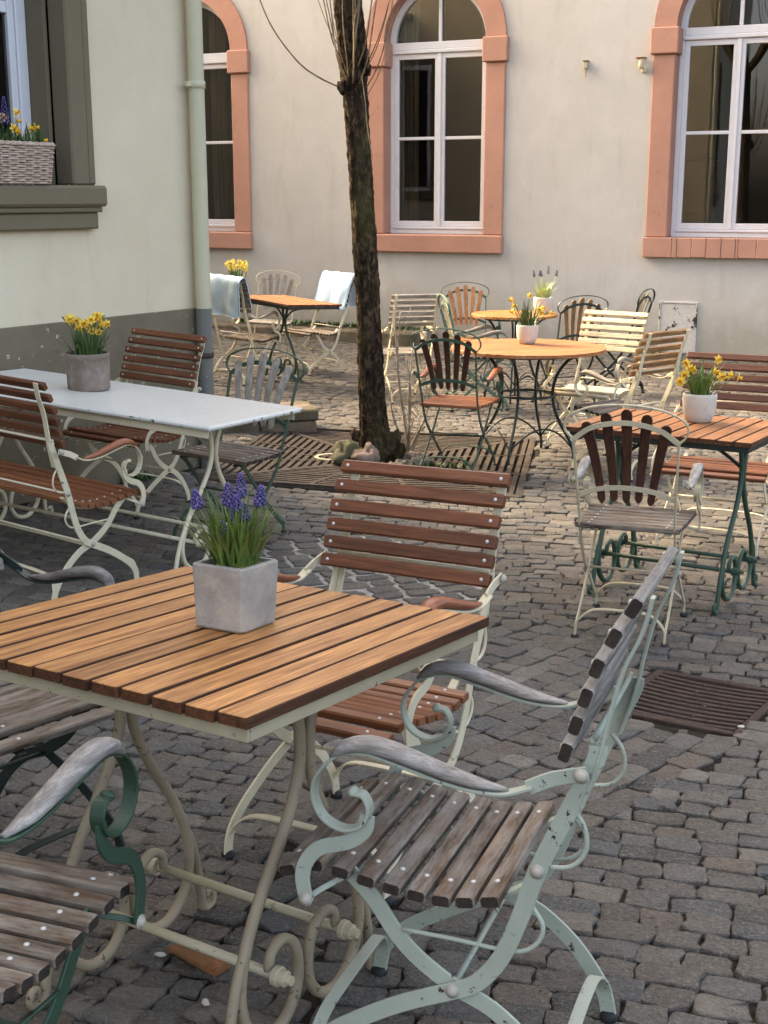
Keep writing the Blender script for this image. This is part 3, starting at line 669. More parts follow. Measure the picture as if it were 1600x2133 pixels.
# rain pipe
dp = thing('rain_pipe', 'pale round rain pipe with grey foot at the corner of the left building', 'pipe', WL)
PX, PY = -0.042, -0.068
g = G(); lathe(g, [(0.0475, 0.877), (0.0475, 9.0)], 28); part('upper_pipe', g, 'drainpipe', dp, Matrix.Translation((PX, PY, 0)))
g = G(); lathe(g, [(0.0495, -0.4), (0.0495, 0.876), (0.04, 0.8765)], 28); part('lower_pipe', g, 'drainpipe_low', dp, Matrix.Translation((PX, PY, 0)))
for zc in (2.2, 5.0):
    g = G(); lathe(g, [(0.0478, zc - 0.022), (0.0545, zc - 0.02), (0.0545, zc + 0.02), (0.0478, zc + 0.022)], 28); br = part('pipe_bracket', g, 'drainpipe', dp, Matrix.Translation((PX, PY, 0)))
    g = G(); box(g, -0.09, -0.05, -0.012, 0.012, zc - 0.014, zc + 0.014, 0.002); box(g, -0.012, 0.012, 0.048, 0.068, zc - 0.014, zc + 0.014, 0.002); part('lug', g, 'drainpipe', br)
g = G(); lathe(g, [(0.0498, 0.57), (0.055, 0.572), (0.055, 0.602), (0.0498, 0.604)], 28); part('pipe_bracket', g, 'iron', dp, Matrix.Translation((PX, PY, 0)))
# stone step behind the corner
st = thing('stone_step', 'low two course sandstone step at the corner behind the white table', 'step', frame2(-0.50, 9.52, R(14), gz(-0.6, 9.5)))
for (a, b) in ((-0.62, 0.012), (-1.36, -0.626)):
    g = G(); box(g, a, b, -0.02, 0.42, 0.088, 0.172, 0.012); part('slab', g, 'kerbstone', st)
for (a, b) in ((-0.42, 0.0), (-0.98, -0.426), (-1.36, -0.986)):
    g = G(); box(g, a, b, 0.0, 0.40, -0.1, 0.086, 0.012); part('base_block', g, 'kerbstone', st)

# ------------------------------------------------------------------ tree grate and drain
tg = thing('tree_grate', 'square cast iron tree grate with chevron slots around the tree', 'tree grate', Matrix.Translation((GRC.x, GRC.y, 0)) @ Matrix.Rotation(GRA, 4, 'Z'))
def grz(x, y): return gz(GRC.x + x * cos(GRA) - y * sin(GRA), GRC.y + x * sin(GRA) + y * cos(GRA))
def gbar(g, x0, y0, x1, y1, wd, z0=-0.03, z1=0.006):
    d = Vector((x1 - x0, y1 - y0, 0)); n_ = Vector((-d.y, d.x, 0)).normalized() * wd / 2
    p = [Vector((x0, y0, 0)) - n_, Vector((x1, y1, 0)) - n_, Vector((x1, y1, 0)) + n_, Vector((x0, y0, 0)) + n_]
    v = [(q.x, q.y, z0 + grz(q.x, q.y)) for q in p] + [(q.x, q.y, z1 + grz(q.x, q.y)) for q in p]; g.add(v, [(4, 5, 6, 7), (0, 1, 5, 4), (1, 2, 6, 5), (2, 3, 7, 6), (3, 0, 4, 7)], False)
HOLE = 0.20
for q in range(4):
    g = G(); rm = Matrix.Rotation(q * pi / 2, 3, 'Z')
    def gb(x0, y0, x1, y1, wd, dz=0.0):
        a = rm @ Vector((x0, y0, 0)); b = rm @ Vector((x1, y1, 0)); gbar(g, a.x, a.y, b.x, b.y, wd, -0.03, 0.006 + dz)
    r_ = HOLE + 0.03; i = 0
    while r_ < GRH:
        n = 1 if r_ < 0.35 else (2 if r_ < 0.65 else 3)
        for k in range(n):
            a, b = -r_ + 2 * r_ * k / n, -r_ + 2 * r_ * (k + 1) / n
            gb(a + 0.012, -r_, b - 0.012, -r_, 0.03)
        r_ += 0.0535; i += 1
    gb(-HOLE, -HOLE, -GRH, -GRH, 0.05, 0.001)
    for t in (-0.33, 0.33): gb(t * 0.4, -0.36, t, -GRH + 0.02, 0.028, 0.0005)
    gb(0, -HOLE, 0, -0.62, 0.028, 0.0005)
    gb(-GRH, -GRH + 0.012, GRH, -GRH + 0.012, 0.03, 0.0015)
    part('grate_panel', g, 'iron', tg)
g = G(); lathe(g, [(0.085, 0.002), (0.085, 0.012), (0.112, 0.012), (0.112, 0.002)], 28, False); lr = part('lamp_ring', g, 'creamgrey', tg, Matrix.Translation((-0.34, -0.02, grz(-0.34, -0.02))))
g = G(); lathe(g, [(0.0, -0.004), (0.084, 0.004)], 28, False); part('lamp_glass', g, 'blackpane', lr)
dr = thing('street_drain', 'rusty brown drain grate with curved slots set in the cobbles', 'drain', gmatrix(DRC.x, DRC.y, DRA))
g = G()
for (a, b, c_, d_) in ((-0.235, -0.205, -0.255, 0.255), (0.205, 0.235, -0.255, 0.255), (-0.2045, 0.2045, -0.255, -0.225), (-0.2045, 0.2045, 0.225, 0.255)): box(g, a, b, c_, d_, -0.03, 0.006, 0.003)
part('frame', g, 'rust', dr)
for k in range(11):
    y = -0.2 + 0.04 * k; g = G()
    p = [(-0.2045 + 0.409 * t / 10, y, 0.001 - 0.008 * (1 - ((t - 5) / 5) ** 2)) for t in range(11)]
    flat(g, p, 0.010, 0.021, Vector((0, 1, 0)), 0, 0.002); part('grate_bar', g, 'rust', dr)
g = G(); g.add([(-0.204, -0.224, -0.0065), (0.204, -0.224, -0.0065), (0.204, 0.224, -0.0065), (-0.204, 0.224, -0.0065)], [(0, 1, 2, 3)], False); part('pit_shade_panel', g, 'blackpane', dr)  # near-black panel paints the shade of a deep pit below the bars
# ------------------------------------------------------------------ chairs
BACK = [(-0.316, 0.899), (-0.283, 0.862), (-0.259, 0.816), (-0.243, 0.767), (-0.229, 0.721), (-0.214, 0.675)]
BACK[0] = (-0.312, 0.915); BACK[1] = (-0.283, 0.866)
SEAT = [(0.262, 0.404), (0.212, 0.420), (0.165, 0.415), (0.119, 0.407), (0.074, 0.400), (0.030, 0.395), (-0.013, 0.393), (-0.054, 0.397), (-0.096, 0.405)]
POST = [(-0.345, 0.945), (-0.305, 0.868), (-0.280, 0.81), (-0.262, 0.74), (-0.246, 0.66), (-0.222, 0.58), (-0.170, 0.462), (-0.144, 0.38), (-0.112, 0.30), (-0.072, 0.248), (-0.03, 0.225), (0.05, 0.190), (0.123, 0.150), (0.190, 0.105), (0.228, 0.062), (0.238, 0.012)]
FRONT = [(0.162, 0.408), (0.116, 0.365), (0.073, 0.306), (0.031, 0.266), (-0.03, 0.228), (-0.096, 0.200), (-0.160, 0.148), (-0.205, 0.09), (-0.226, 0.05), (-0.234, 0.012)]
ARMBAR = [(-0.168, 0.620), (-0.118, 0.603), (-0.04, 0.607), (0.05, 0.629), (0.115, 0.642), (0.165, 0.628), (0.197, 0.590), (0.202, 0.554), (0.185, 0.520), (0.150, 0.505), (0.117, 0.516), (0.104, 0.543), (0.114, 0.567), (0.133, 0.570)]
ARMSUP = [(0.107, 0.535), (0.112, 0.508), (0.140, 0.484), (0.190, 0.466), (0.215, 0.440), (0.224, 0.408), (0.217, 0.366)]
ARMWOOD = [(-0.128, 0.609), (-0.07, 0.615), (0.0, 0.632), (0.07, 0.651), (0.115, 0.655), (0.148, 0.645), (0.170, 0.626)]
FBACK = {'hoop': [(-0.197, -0.268, 0.80), (-0.228, -0.277, 0.838), (-0.218, -0.287, 0.886), (-0.15, -0.295, 0.922), (-0.07, -0.300, 0.938), (0, -0.302, 0.942)]}
FPOST = [(-0.180, 0.50), (-0.160, 0.44), (-0.125, 0.37), (-0.07, 0.30), (0.0, 0.235), (0.08, 0.17), (0.16, 0.105), (0.215, 0.06), (0.228, 0.012)]
FFRONT = [(0.195, 0.432), (0.15, 0.40), (0.09, 0.34), (0.0, 0.245), (-0.08, 0.175), (-0.17, 0.095), (-0.225, 0.055), (-0.235, 0.012)]

cache = {}
def cached(key, fn):
    if key not in cache: cache[key] = fn()
    return cache[key]
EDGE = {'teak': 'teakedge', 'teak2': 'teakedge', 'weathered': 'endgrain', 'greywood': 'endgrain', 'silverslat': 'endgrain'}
def slat_mesh(L, wd, th, mat, ch=0.004, sides=False):
    def mk():
        g = G(); c = ch
        v, f = [], []
        sec = [(wd / 2 - c, -th / 2), (wd / 2, -th / 2 + c), (wd / 2, th / 2 - c), (wd / 2 - c, th / 2), (-wd / 2 + c, th / 2), (-wd / 2, th / 2 - c), (-wd / 2, -th / 2 + c), (-wd / 2 + c, -th / 2)]
        for (x, k) in ((-L / 2, 0.86), (-L / 2 + c * 0.8, 1), (L / 2 - c * 0.8, 1), (L / 2, 0.86)):
            for (a, b) in sec: v.append((x, a * k, b * k))
        for r_ in range(3):
            for j in range(8): f.append((r_ * 8 + j, r_ * 8 + (j + 1) % 8, r_ * 8 + 8 + (j + 1) % 8, r_ * 8 + 8 + j))
        f += [tuple(reversed(range(8))), tuple(range(24, 32))]
        g.add(v, f, False); me = g.mesh('slat', MAT[mat])
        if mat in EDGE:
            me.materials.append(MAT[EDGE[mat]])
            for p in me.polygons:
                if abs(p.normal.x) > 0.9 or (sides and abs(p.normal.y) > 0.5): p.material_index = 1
        return me
    return cached(('slat', round(L, 4), wd, th, mat, ch), mk)
def rivet_mesh():
    def mk():
        g = G(); lathe(g, [(0.005, 0.0), (0.0046, 0.0014), (0.0027, 0.0025), (0.0, 0.0028)], 10); return g.mesh('rivet', MAT['rivet'])
    return cached('rivet', mk)
def bolt_mesh(mat='bolt'):
    def mk():
        g = G(); lathe(g, [(0.0125, 0.0), (0.0125, 0.0015), (0.009, 0.0017), (0.0085, 0.005), (0.005, 0.0075), (0.0, 0.0082)], 12); return g.mesh('bolt', MAT[mat])
    return cached(('bolt', mat), mk)
def foot_mesh():
    def mk():
        g = G(); lathe(g, [(0.0, -0.004), (0.016, -0.004), (0.017, 0.012), (0.012, 0.018), (0.0, 0.018)], 10); return g.mesh('foot_cap', MAT['rubber'])
    return cached('foot', mk)
def xm(x, y, z, tilt=0.0): return Matrix.Translation((x, y, z)) @ Matrix.Rotation(tilt, 4, 'X')
def boltm(x, y, z, s): return Matrix.Translation((x, y, z)) @ Matrix.Rotation(R(90) * s, 4, 'Y')

def armrest_mesh(g, x, dz, dy=0.0):
    p = catmull([(x, a + dy, b + dz) for a, b in ARMWOOD], 4); n = len(p); W = [0.005, 0.016, 0.0195, 0.0215, 0.022, 0.020, 0.011]; H = [0.0035, 0.010, 0.013, 0.0145, 0.0145, 0.013, 0.007]
    sc = []
    for i in range(n):
        u = i / (n - 1) * 6; a = int(min(u, 5)); t = u - a; sc.append((W[a] + (W[a + 1] - W[a]) * t, H[a] + (H[a + 1] - H[a]) * t))
    v, f = sweep(p, [(cos(2 * pi * k / 12), sin(2 * pi * k / 12)) for k in range(12)], Vector((1, 0, 0)), True, sc); g.add(v, f, True)

def arms(t, hx, fm, am, dz, det, py=0.0):
    for s in (-1, 1):
        x = s * hx
        g = G(); flat(g, [(x, a + py, b + dz) for a, b in ARMBAR], 0.0055, 0.026, n=5 if det > 1 else 3)
        flat(g, [(x - s * 0.006, -0.252 + py, 0.650 + dz), (x - s * 0.004, -0.20 + py, 0.636 + dz), (x, -0.160 + py, 0.617 + dz)], 0.024, 0.006, n=3)
        ab = part('arm_bar', g, fm, t)
        if det > 1:
            g = G(); blob(g, (x, 0.133 + py, 0.571 + dz), 0.009, 1, 5, (1.6, 1, 1), 0.0); part('scroll_end', g, fm, ab)
        g = G(); armrest_mesh(g, x, dz, py); part('armrest', g, am, t)
        g = G(); sup = [(a + py, b + dz * max(0, (b - 0.36) / 0.17)) for a, b in ARMSUP]
        flat(g, [(x + s * 0.004, a, b) for a, b in sup], 0.026, 0.006, n=5 if det > 1 else 3)
        flat(g, [(x - s * 0.003, 0.217 + py, 0.368), (x - s * 0.016, 0.200 + py, 0.380), (x - s * 0.045, 0.17 + py, 0.394)], 0.010, 0.005, n=2)
        sp = part('arm_support', g, fm, t)
        if det > 0:
            link('bolt', bolt_mesh(), sp, boltm(x + s * 0.0075, 0.217 + py, 0.370, s)); link('bolt', bolt_mesh(), ab, boltm(x + s * 0.003, -0.244 + py, 0.648 + dz, s))

def foot_arch(t, y, hx, fm, s_y):
    g = G(); flat(g, [(-hx, y, 0.03), (-hx + 0.006, y - s_y * 0.004, 0.07), (-hx + 0.05, y - s_y * 0.012, 0.112), (-hx * 0.4, y - s_y * 0.016, 0.124), (hx * 0.4, y - s_y * 0.016, 0.124), (hx - 0.05, y - s_y * 0.012, 0.112), (hx - 0.006, y - s_y * 0.004, 0.07), (hx, y, 0.03)], 0.0055, 0.024, Vector((0, 1, 0)), 4)
    part('foot_bar', g, fm, t)

def slat_chair(label, x, y, yaw, ws=1.0, back='brown', seat='brown', frame='cream', arm='armbrown', det=2, adz=0.0, group=None, half=None, shift=0.0, name='folding_armchair', has_arms=True, cat='chair'):
    t = thing(name, label, cat, gmatrix(x, y, R(yaw)) @ Matrix.Translation((shift, 0, 0)), group)
    hs = 0.215 * ws if half is None else half; hp = hs - 0.022
    for i, (a, b) in enumerate(BACK):
        j, k = BACK[max(i - 1, 0)], BACK[min(i + 1, 5)]; ang = math.atan2(j[1] - k[1], j[0] - k[0])
        # local y of slat runs up along the back, local z faces the sitter
        o = link('back_slat', slat_mesh(hs * 2, 0.0345, 0.021, back), t, xm(0, a, b, ang))
        if det > 1:
            for s in (-1, 1): link('rivet', rivet_mesh(), o, Matrix.Translation((s * (hp + 0.001), 0, -0.0103)) @ Matrix.Rotation(pi, 4, 'X'))
    for i, (a, b) in enumerate(SEAT):
        j, k = SEAT[max(i - 1, 0)], SEAT[min(i + 1, 8)]; ang = math.atan2(j[1] - k[1], j[0] - k[0])
        o = link('seat_slat', slat_mesh(hs * 2, 0.0335, 0.021, seat), t, xm(0, a, b, ang))
        if det > 1:
            for s in (-1, 1): link('rivet', rivet_mesh(), o, Matrix.Translation((s * (hs - 0.06), 0, 0.0103)))
    n = 4 if det > 1 else 2
    sides = (-1, 1) if half is None or half < 0.4 else (-1, 1)
    for s in sides:
        g = G(); xp = s * hp
        flat(g, [(xp - s * 0.008, a - 0.0165, b) for a, b in [(-0.320, 0.928)] + POST[1:6]], 0.006, 0.026, n=n)
        flat(g, [(xp, a - (0.012 if b > 0.6 else 0), b) for a, b in [(-0.250, 0.685)] + POST[4:]], 0.030, 0.0065, n=n); p = part('back_post', g, frame, t)
        if det > 0:
            link('bolt', bolt_mesh(), p, boltm(xp + s * 0.0035, -0.170, 0.462, s)); link('bolt', bolt_mesh(), p, boltm(xp + s * 0.0035, -0.030, 0.226, s))
        link('foot_cap', foot_mesh(), p, Matrix.Translation((xp, 0.238, 0.0)))
        g = G(); xf = s * (hp - 0.009); flat(g, [(xf, a, b) for a, b in FRONT], 0.030, 0.0065, n=n); p = part('front_leg', g, frame, t)
        link('foot_cap', foot_mesh(), p, Matrix.Translation((xf, -0.234, 0.0)))
        g = G(); xr = s * (hs - 0.06); flat(g, [(xr, a, b - 0.0165) for a, b in [(0.278, 0.395)] + SEAT + [(-0.14, 0.43), (-0.168, 0.455)]], 0.009, 0.022, n=2); part('seat_rail', g, frame, t)
        if det > 1:
            g = G(); xb = s * (hp - 0.005); tube(g, [(xb, 0.062, 0.318), (xb, -0.03, 0.316), (xb, -0.13, 0.312), (xb, -0.168, 0.330), (xb, -0.180, 0.365), (xb, -0.160, 0.398)], 0.0042, 6, 4); part('brace_rod', g, frame, t)
            g = G(); tube(g, [(xb, -0.222, 0.575), (xb, -0.243, 0.545), (xb, -0.246, 0.505), (xb, -0.222, 0.475), (xb, -0.175, 0.468)], 0.0042, 6, 4); part('latch_loop', g, frame, t)
    g = G(); tube(g, [(-hp, -0.252, 0.690), (hp, -0.252, 0.690)], 0.006, 8, 0); part('back_rod', g, frame, t)
    g = G(); tube(g, [(-hp, -0.026, 0.224), (hp, -0.026, 0.224)], 0.0055, 8, 0); part('cross_rod', g, frame, t)
    g = G(); tube(g, [(-hp, -0.172, 0.462), (hp, -0.172, 0.462)], 0.0045, 8, 0); part('cross_rod', g, frame, t)
    foot_arch(t, 0.233, hp, frame, 1); foot_arch(t, -0.230, hp - 0.009, frame, -1)
    if has_arms: arms(t, hs + 0.018, frame, arm, adz, det)
    return t

def fan_slat(x0, z0, y0, x1, z1, y1, w0, w1, th, bow):
    us = [0, 0.008, 0.025, 0.055, 0.15, 0.3, 0.45, 0.6, 0.75, 0.88, 0.945, 0.975, 0.992, 1.0]; n = len(us) - 1; g = G(); v = []; f = []
    for i, u in enumerate(us):
        x = x0 + (x1 - x0) * u ** 1.25; z = z0 + (z1 - z0) * u; y = y0 + (y1 - y0) * u + bow * sin(pi * u)
        wd = w0 + (w1 - w0) * u
        e_ = min(u, 1 - u) / 0.055
        if e_ < 1: wd *= max(0.30, sqrt(1 - (1 - e_) ** 2))
        dx = (x1 - x0) * 1.25 * max(u, 0.05) ** 0.25; L = sqrt(dx * dx + (z1 - z0) ** 2); nx, nz = (z1 - z0) / L, -dx / L
        for (a, b) in ((-0.5, 0.35), (-0.42, 0.5), (0.42, 0.5), (0.5, 0.35), (0.5, -0.35), (0.42, -0.5), (-0.42, -0.5), (-0.5, -0.35)): v.append((x + nx * wd * a, y + th * b, z + nz * wd * a))
    for i in range(n):
        for j in range(8): f.append((i * 8 + j, i * 8 + (j + 1) % 8, i * 8 + 8 + (j + 1) % 8, i * 8 + 8 + j))
    f += [tuple(reversed(range(8))), tuple(n * 8 + j for j in range(8))]
    g.add(v, f, False); return g

def fan_chair(label, x, y, yaw, ws=1.0, back='brown', seat='brown', frame='green', arm=None, det=2, group=None, adz=0.0):
    t = thing('fan_back_chair', label, 'chair', gmatrix(x, y, R(yaw)), group)
    H = [Vector(p) for p in FBACK['hoop']]; full = H + [Vector((-p.x, p.y, p.z)) for p in reversed(H[:-1])]
    for p in full: p.x *= ws
    g = G(); flat(g, full, 0.006, 0.017, Vector((0, 1, 0.1)), 5); part('hoop', g, frame, t)
    n = 4 if det > 1 else 2
    ub = [(-0.197 * ws, -0.268, 0.80), (-0.12 * ws, -0.278, 0.851), (0, -0.282, 0.872), (0.12 * ws, -0.278, 0.851), (0.197 * ws, -0.268, 0.80)]
    lb_ = [(-0.180 * ws, -0.205, 0.575), (-0.10 * ws, -0.215, 0.604), (0, -0.218, 0.613), (0.10 * ws, -0.215, 0.604), (0.180 * ws, -0.205, 0.575)]
    for b in (ub, lb_):
        g = G(); flat(g, b, 0.020, 0.005, Vector((0, 1, 0)), 5); part('back_band', g, frame, t)
    for k, (b, tp, zt_, zb_) in enumerate(((-0.092, -0.152, 0.868, 0.548), (-0.046, -0.078, 0.905, 0.555), (0, 0, 0.922, 0.552), (0.046, 0.078, 0.905, 0.555), (0.092, 0.152, 0.868, 0.548))):
        g = fan_slat(b * ws, zb_, -0.200, tp * ws, zt_, -0.270, 0.028, 0.042, 0.013, 0.012)
        # grain of the fan slats runs upright: turn the mesh so that its length lies on local x
        me = g.mesh('back_slat', MAT[back]); me.transform(Matrix.Rotation(R(90), 4, 'Y')); o = link('back_slat', me, t, Matrix.Rotation(R(-90), 4, 'Y'))
    for i in range(7):
        yy = 0.195 - 0.0575 * i; o = link('seat_slat', slat_mesh(0.40 * ws + 0.006 * (6 - i) * 0.8, 0.0475, 0.020, seat), t, xm(0, yy, 0.446 - 0.004 * sin(pi * i / 6)))
        if det > 1:
            for s in (-1, 1): link('rivet', rivet_mesh(), o, Matrix.Translation((s * 0.15 * ws, 0, 0.0098)))
    for s in (-1, 1):
        g = G(); pts = [(s * 0.197 * ws, -0.268, 0.80), (s * 0.192 * ws, -0.24, 0.70), (s * 0.186 * ws, -0.208, 0.58)] + [(s * 0.183 * ws, a, b) for a, b in FPOST]
        flat(g, pts, 0.020, 0.0075, n=n); p = part('back_post', g, frame, t); link('foot_cap', foot_mesh(), p, Matrix.Translation((s * 0.183 * ws, 0.228, 0)))
        g = G(); xf = s * (0.183 * ws - 0.010); flat(g, [(xf, a, b) for a, b in FFRONT], 0.020, 0.0075, n=n); p = part('front_leg', g, frame, t); link('foot_cap', foot_mesh(), p, Matrix.Translation((xf, -0.235, 0)))
        g = G(); flat(g, [(s * 0.15 * ws, 0.215, 0.428), (s * 0.15 * ws, 0.0, 0.425), (s * 0.15 * ws, -0.165, 0.428)], 0.01, 0.02, n=2); flat(g, [(s * 0.165 * ws, 0.19, 0.426), (s * 0.165 * ws, -0.165, 0.43)], 0.012, 0.006, n=0); part('seat_rail', g, frame, t)
        if det > 0: link('bolt', bolt_mesh(), p, boltm(s * 0.187 * ws, 0.0, 0.238, s))
    g = G(); tube(g, [(-0.18 * ws, 0, 0.238), (0.18 * ws, 0, 0.238)], 0.005, 6, 0); part('cross_rod', g, frame, t)
    foot_arch(t, 0.222, 0.183 * ws, frame, 1); foot_arch(t, -0.230, 0.173 * ws, frame, -1)
    if arm: arms(t, 0.222 * ws, frame, arm, adz, det, 0.02)
    return t

# ------------------------------------------------------------------ tables
LEG = [(0.045, 0.735), (0.030, 0.66), (0.0125, 0.575), (0.022, 0.49), (0.066, 0.395), (0.120, 0.305), (0.155, 0.225), (0.168, 0.145), (0.150, 0.075), (0.105, 0.032), (0.055, 0.036), (0.022, 0.075), (0.0135, 0.125), (0.026, 0.178), (0.058, 0.203), (0.088, 0.190), (0.095, 0.158)]
FOOT = [(0.148, 0.243), (0.172, 0.195), (0.190, 0.13), (0.202, 0.06), (0.210, 0.014), (0.226, 0.008), (0.240, 0.020), (0.238, 0.042), (0.226, 0.044), (0.222, 0.034)]
def end_frame(t, x, fm, wy, det=2, sx=1):
    """a pair of bowed legs that end in inward scrolls, in the plane x = const, with curled outer feet"""
    for s in (-1, 1):
        g = G(); tube(g, [(x, s * a * wy, b - 0.015 if b > 0.7 else b) for a, b in LEG], 0.0115, 10, 5 if det > 1 else 3, scale=[1, 1, 1, 0.95, 0.85]); lg = part('leg', g, fm, t)
        g = G(); tube(g, [(x + sx * 0.002, s * a * wy, b) for a, b in FOOT], 0.0105, 8, 4, scale=[0.9, 1, 1, 0.8, 0.55]); part('foot', g, fm, lg)
def stretchers(t, xa, xb, fm, wy):
    for s in (-1, 1):
        g = G(); yy = s * 0.095 * wy; zz = 0.155; tube(g, [(xa, yy, zz), (xb, yy, zz)], 0.0095, 10, 0); p = part('stretcher', g, fm, t)
        for xe, d in ((xa, -1), (xb, 1)):
            g = G(); lathe(g, [(0.0, 0.034), (0.009, 0.034), (0.010, 0.022), (0.015, 0.021), (0.015, 0.008), (0.019, 0.007), (0.019, -0.004), (0.0, -0.004)], 12, False); link('end_nut', g.mesh('end_nut', MAT[fm]), p, Matrix.Translation((xe, yy, zz)) @ Matrix.Rotation(R(90) * d, 4, 'Y'))
def table_frame(t, w, d, zt, fm):
    g = G(); z0, z1 = zt - 0.047, zt - 0.0215; i = 0.018
    for (a, b, c, e) in ((-w / 2 + i, w / 2 - i, -d / 2 + i, -d / 2 + i + 0.006), (-w / 2 + i, w / 2 - i, d / 2 - i - 0.006, d / 2 - i), (-w / 2 + i, -w / 2 + i + 0.006, -d / 2 + i + 0.0065, d / 2 - i - 0.0065), (w / 2 - i - 0.006, w / 2 - i, -d / 2 + i + 0.0065, d / 2 - i - 0.0065)): box(g, a, b, c, e, z0, z1, 0.001)
    part('table_frame', g, fm, t)
def slat_table(label, x, y, yaw, w, d, zt, wood_, fm, along, pitch, legx, wy, det=2, group=None, gap=0.0078):
    """slats run along local y ('y') or local x ('x')"""
    t = thing('folding_table', label, 'table', gmatrix(x, y, R(yaw)), group); rr = random.Random(int(x * 100))
    span = w if along == 'y' else d; L = (d if along == 'y' else w); n = round(span / pitch); pw = span / n; off = -span / 2
    for i in range(n):
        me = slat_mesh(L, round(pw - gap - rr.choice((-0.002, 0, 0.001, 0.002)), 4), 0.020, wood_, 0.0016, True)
        c = off + pw * (i + 0.5) + rr.uniform(-0.0012, 0.0012); dz = rr.uniform(-0.0012, 0.0012); sk = rr.uniform(-0.0035, 0.0035)
        mw = Matrix.Translation((c, 0, zt - 0.010 + dz)) @ Matrix.Rotation(R(90) + sk * 0.6, 4, 'Z') if along == 'y' else Matrix.Translation((0, c, zt - 0.010 + dz))
        link('table_slat', me, t, mw)
    table_frame(t, w, d, zt, fm)
    return t
# ------------------------------------------------------------------ placing the furniture
def dirv(yaw): return Vector((cos(R(yaw)), sin(R(yaw)), 0)), Vector((-sin(R(yaw)), cos(R(yaw)), 0))
def on_table(t, wx, wy, zt, yaw=0.0):
    l = t.matrix_world.inverted() @ Vector((wx, wy, t.matrix_world.translation.z + zt)); return t.matrix_world @ Matrix.Translation((l.x, l.y, zt)) @ Matrix.Rotation(R(yaw), 4, 'Z')
def upright(t, wx, wy, zt, yaw=0.0):
    m = on_table(t, wx, wy, zt); return Matrix.Translation(m.translation) @ Matrix.Rotation(R(yaw), 4, 'Z')

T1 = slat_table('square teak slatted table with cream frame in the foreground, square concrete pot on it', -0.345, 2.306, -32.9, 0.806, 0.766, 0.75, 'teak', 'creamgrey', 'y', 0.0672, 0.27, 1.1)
for x in (-0.225, 0.225): end_frame(T1, x, 'tableleg', 1.12, 2, 1 if x > 0 else -1)
stretchers(T1, -0.245, 0.245, 'creamgrey', 1.12)
for s in (-1, 1):
    g = G(); box(g, s * 0.225 - 0.011, s * 0.225 + 0.011, -0.355, 0.355, 0.702, 0.7305, 0.002); part('leg_rail', g, 'tableleg', T1)

WTP = (-1.36, 6.10, -27.5); WTW, WTD = 1.72, 0.763
T2 = thing('metal_table', 'long white metal top table with cream tube legs by the left wall', 'table', gmatrix(WTP[0], WTP[1], R(WTP[2])))
g = G(); box(g, -WTW / 2, WTW / 2, -WTD / 2, WTD / 2, 0.726, 0.75, 0.008); part('table_top', g, 'whitetop', T2)
g = G(); box(g, -WTW / 2 + 0.03, WTW / 2 - 0.03, -WTD / 2 + 0.03, -WTD / 2 + 0.036, 0.69, 0.7255, 0.001); box(g, -WTW / 2 + 0.03, WTW / 2 - 0.03, WTD / 2 - 0.036, WTD / 2 - 0.03, 0.69, 0.7255, 0.001); part('table_frame', g, 'cream', T2)
for x in (-0.62, 0.62): end_frame(T2, x, 'cream', 1.35, 2, 1 if x > 0 else -1)
stretchers(T2, -0.64, 0.64, 'cream', 1.35)
for s in (-1, 1):
    g = G(); tube(g, [(s * 0.62, 0, 0.56), (s * 0.45, 0, 0.66), (s * 0.28, 0, 0.722)], 0.008, 8, 3); part('strut', g, 'creamgrey', T2)
    g = G(); box(g, s * 0.62 - 0.012, s * 0.62 + 0.012, -0.34, 0.34, 0.70, 0.7255, 0.002); part('leg_rail', g, 'cream', T2)

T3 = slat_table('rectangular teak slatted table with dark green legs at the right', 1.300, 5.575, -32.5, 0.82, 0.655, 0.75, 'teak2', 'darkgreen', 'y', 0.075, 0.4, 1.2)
for x in (-0.28, 0.28): end_frame(T3, x, 'green', 1.22, 2, 1 if x > 0 else -1)
stretchers(T3, -0.30, 0.30, 'green', 1.22)
for s in (-1, 1):
    g = G(); tube(g, [(s * 0.28, 0, 0.58), (s * 0.18, 0, 0.65), (s * 0.06, 0, 0.715)], 0.008, 8, 3); part('strut', g, 'darkgreen', T3)
    g = G(); box(g, s * 0.28 - 0.012, s * 0.28 + 0.012, -0.30, 0.30, 0.702, 0.7305, 0.002); part('leg_rail', g, 'darkgreen', T3)

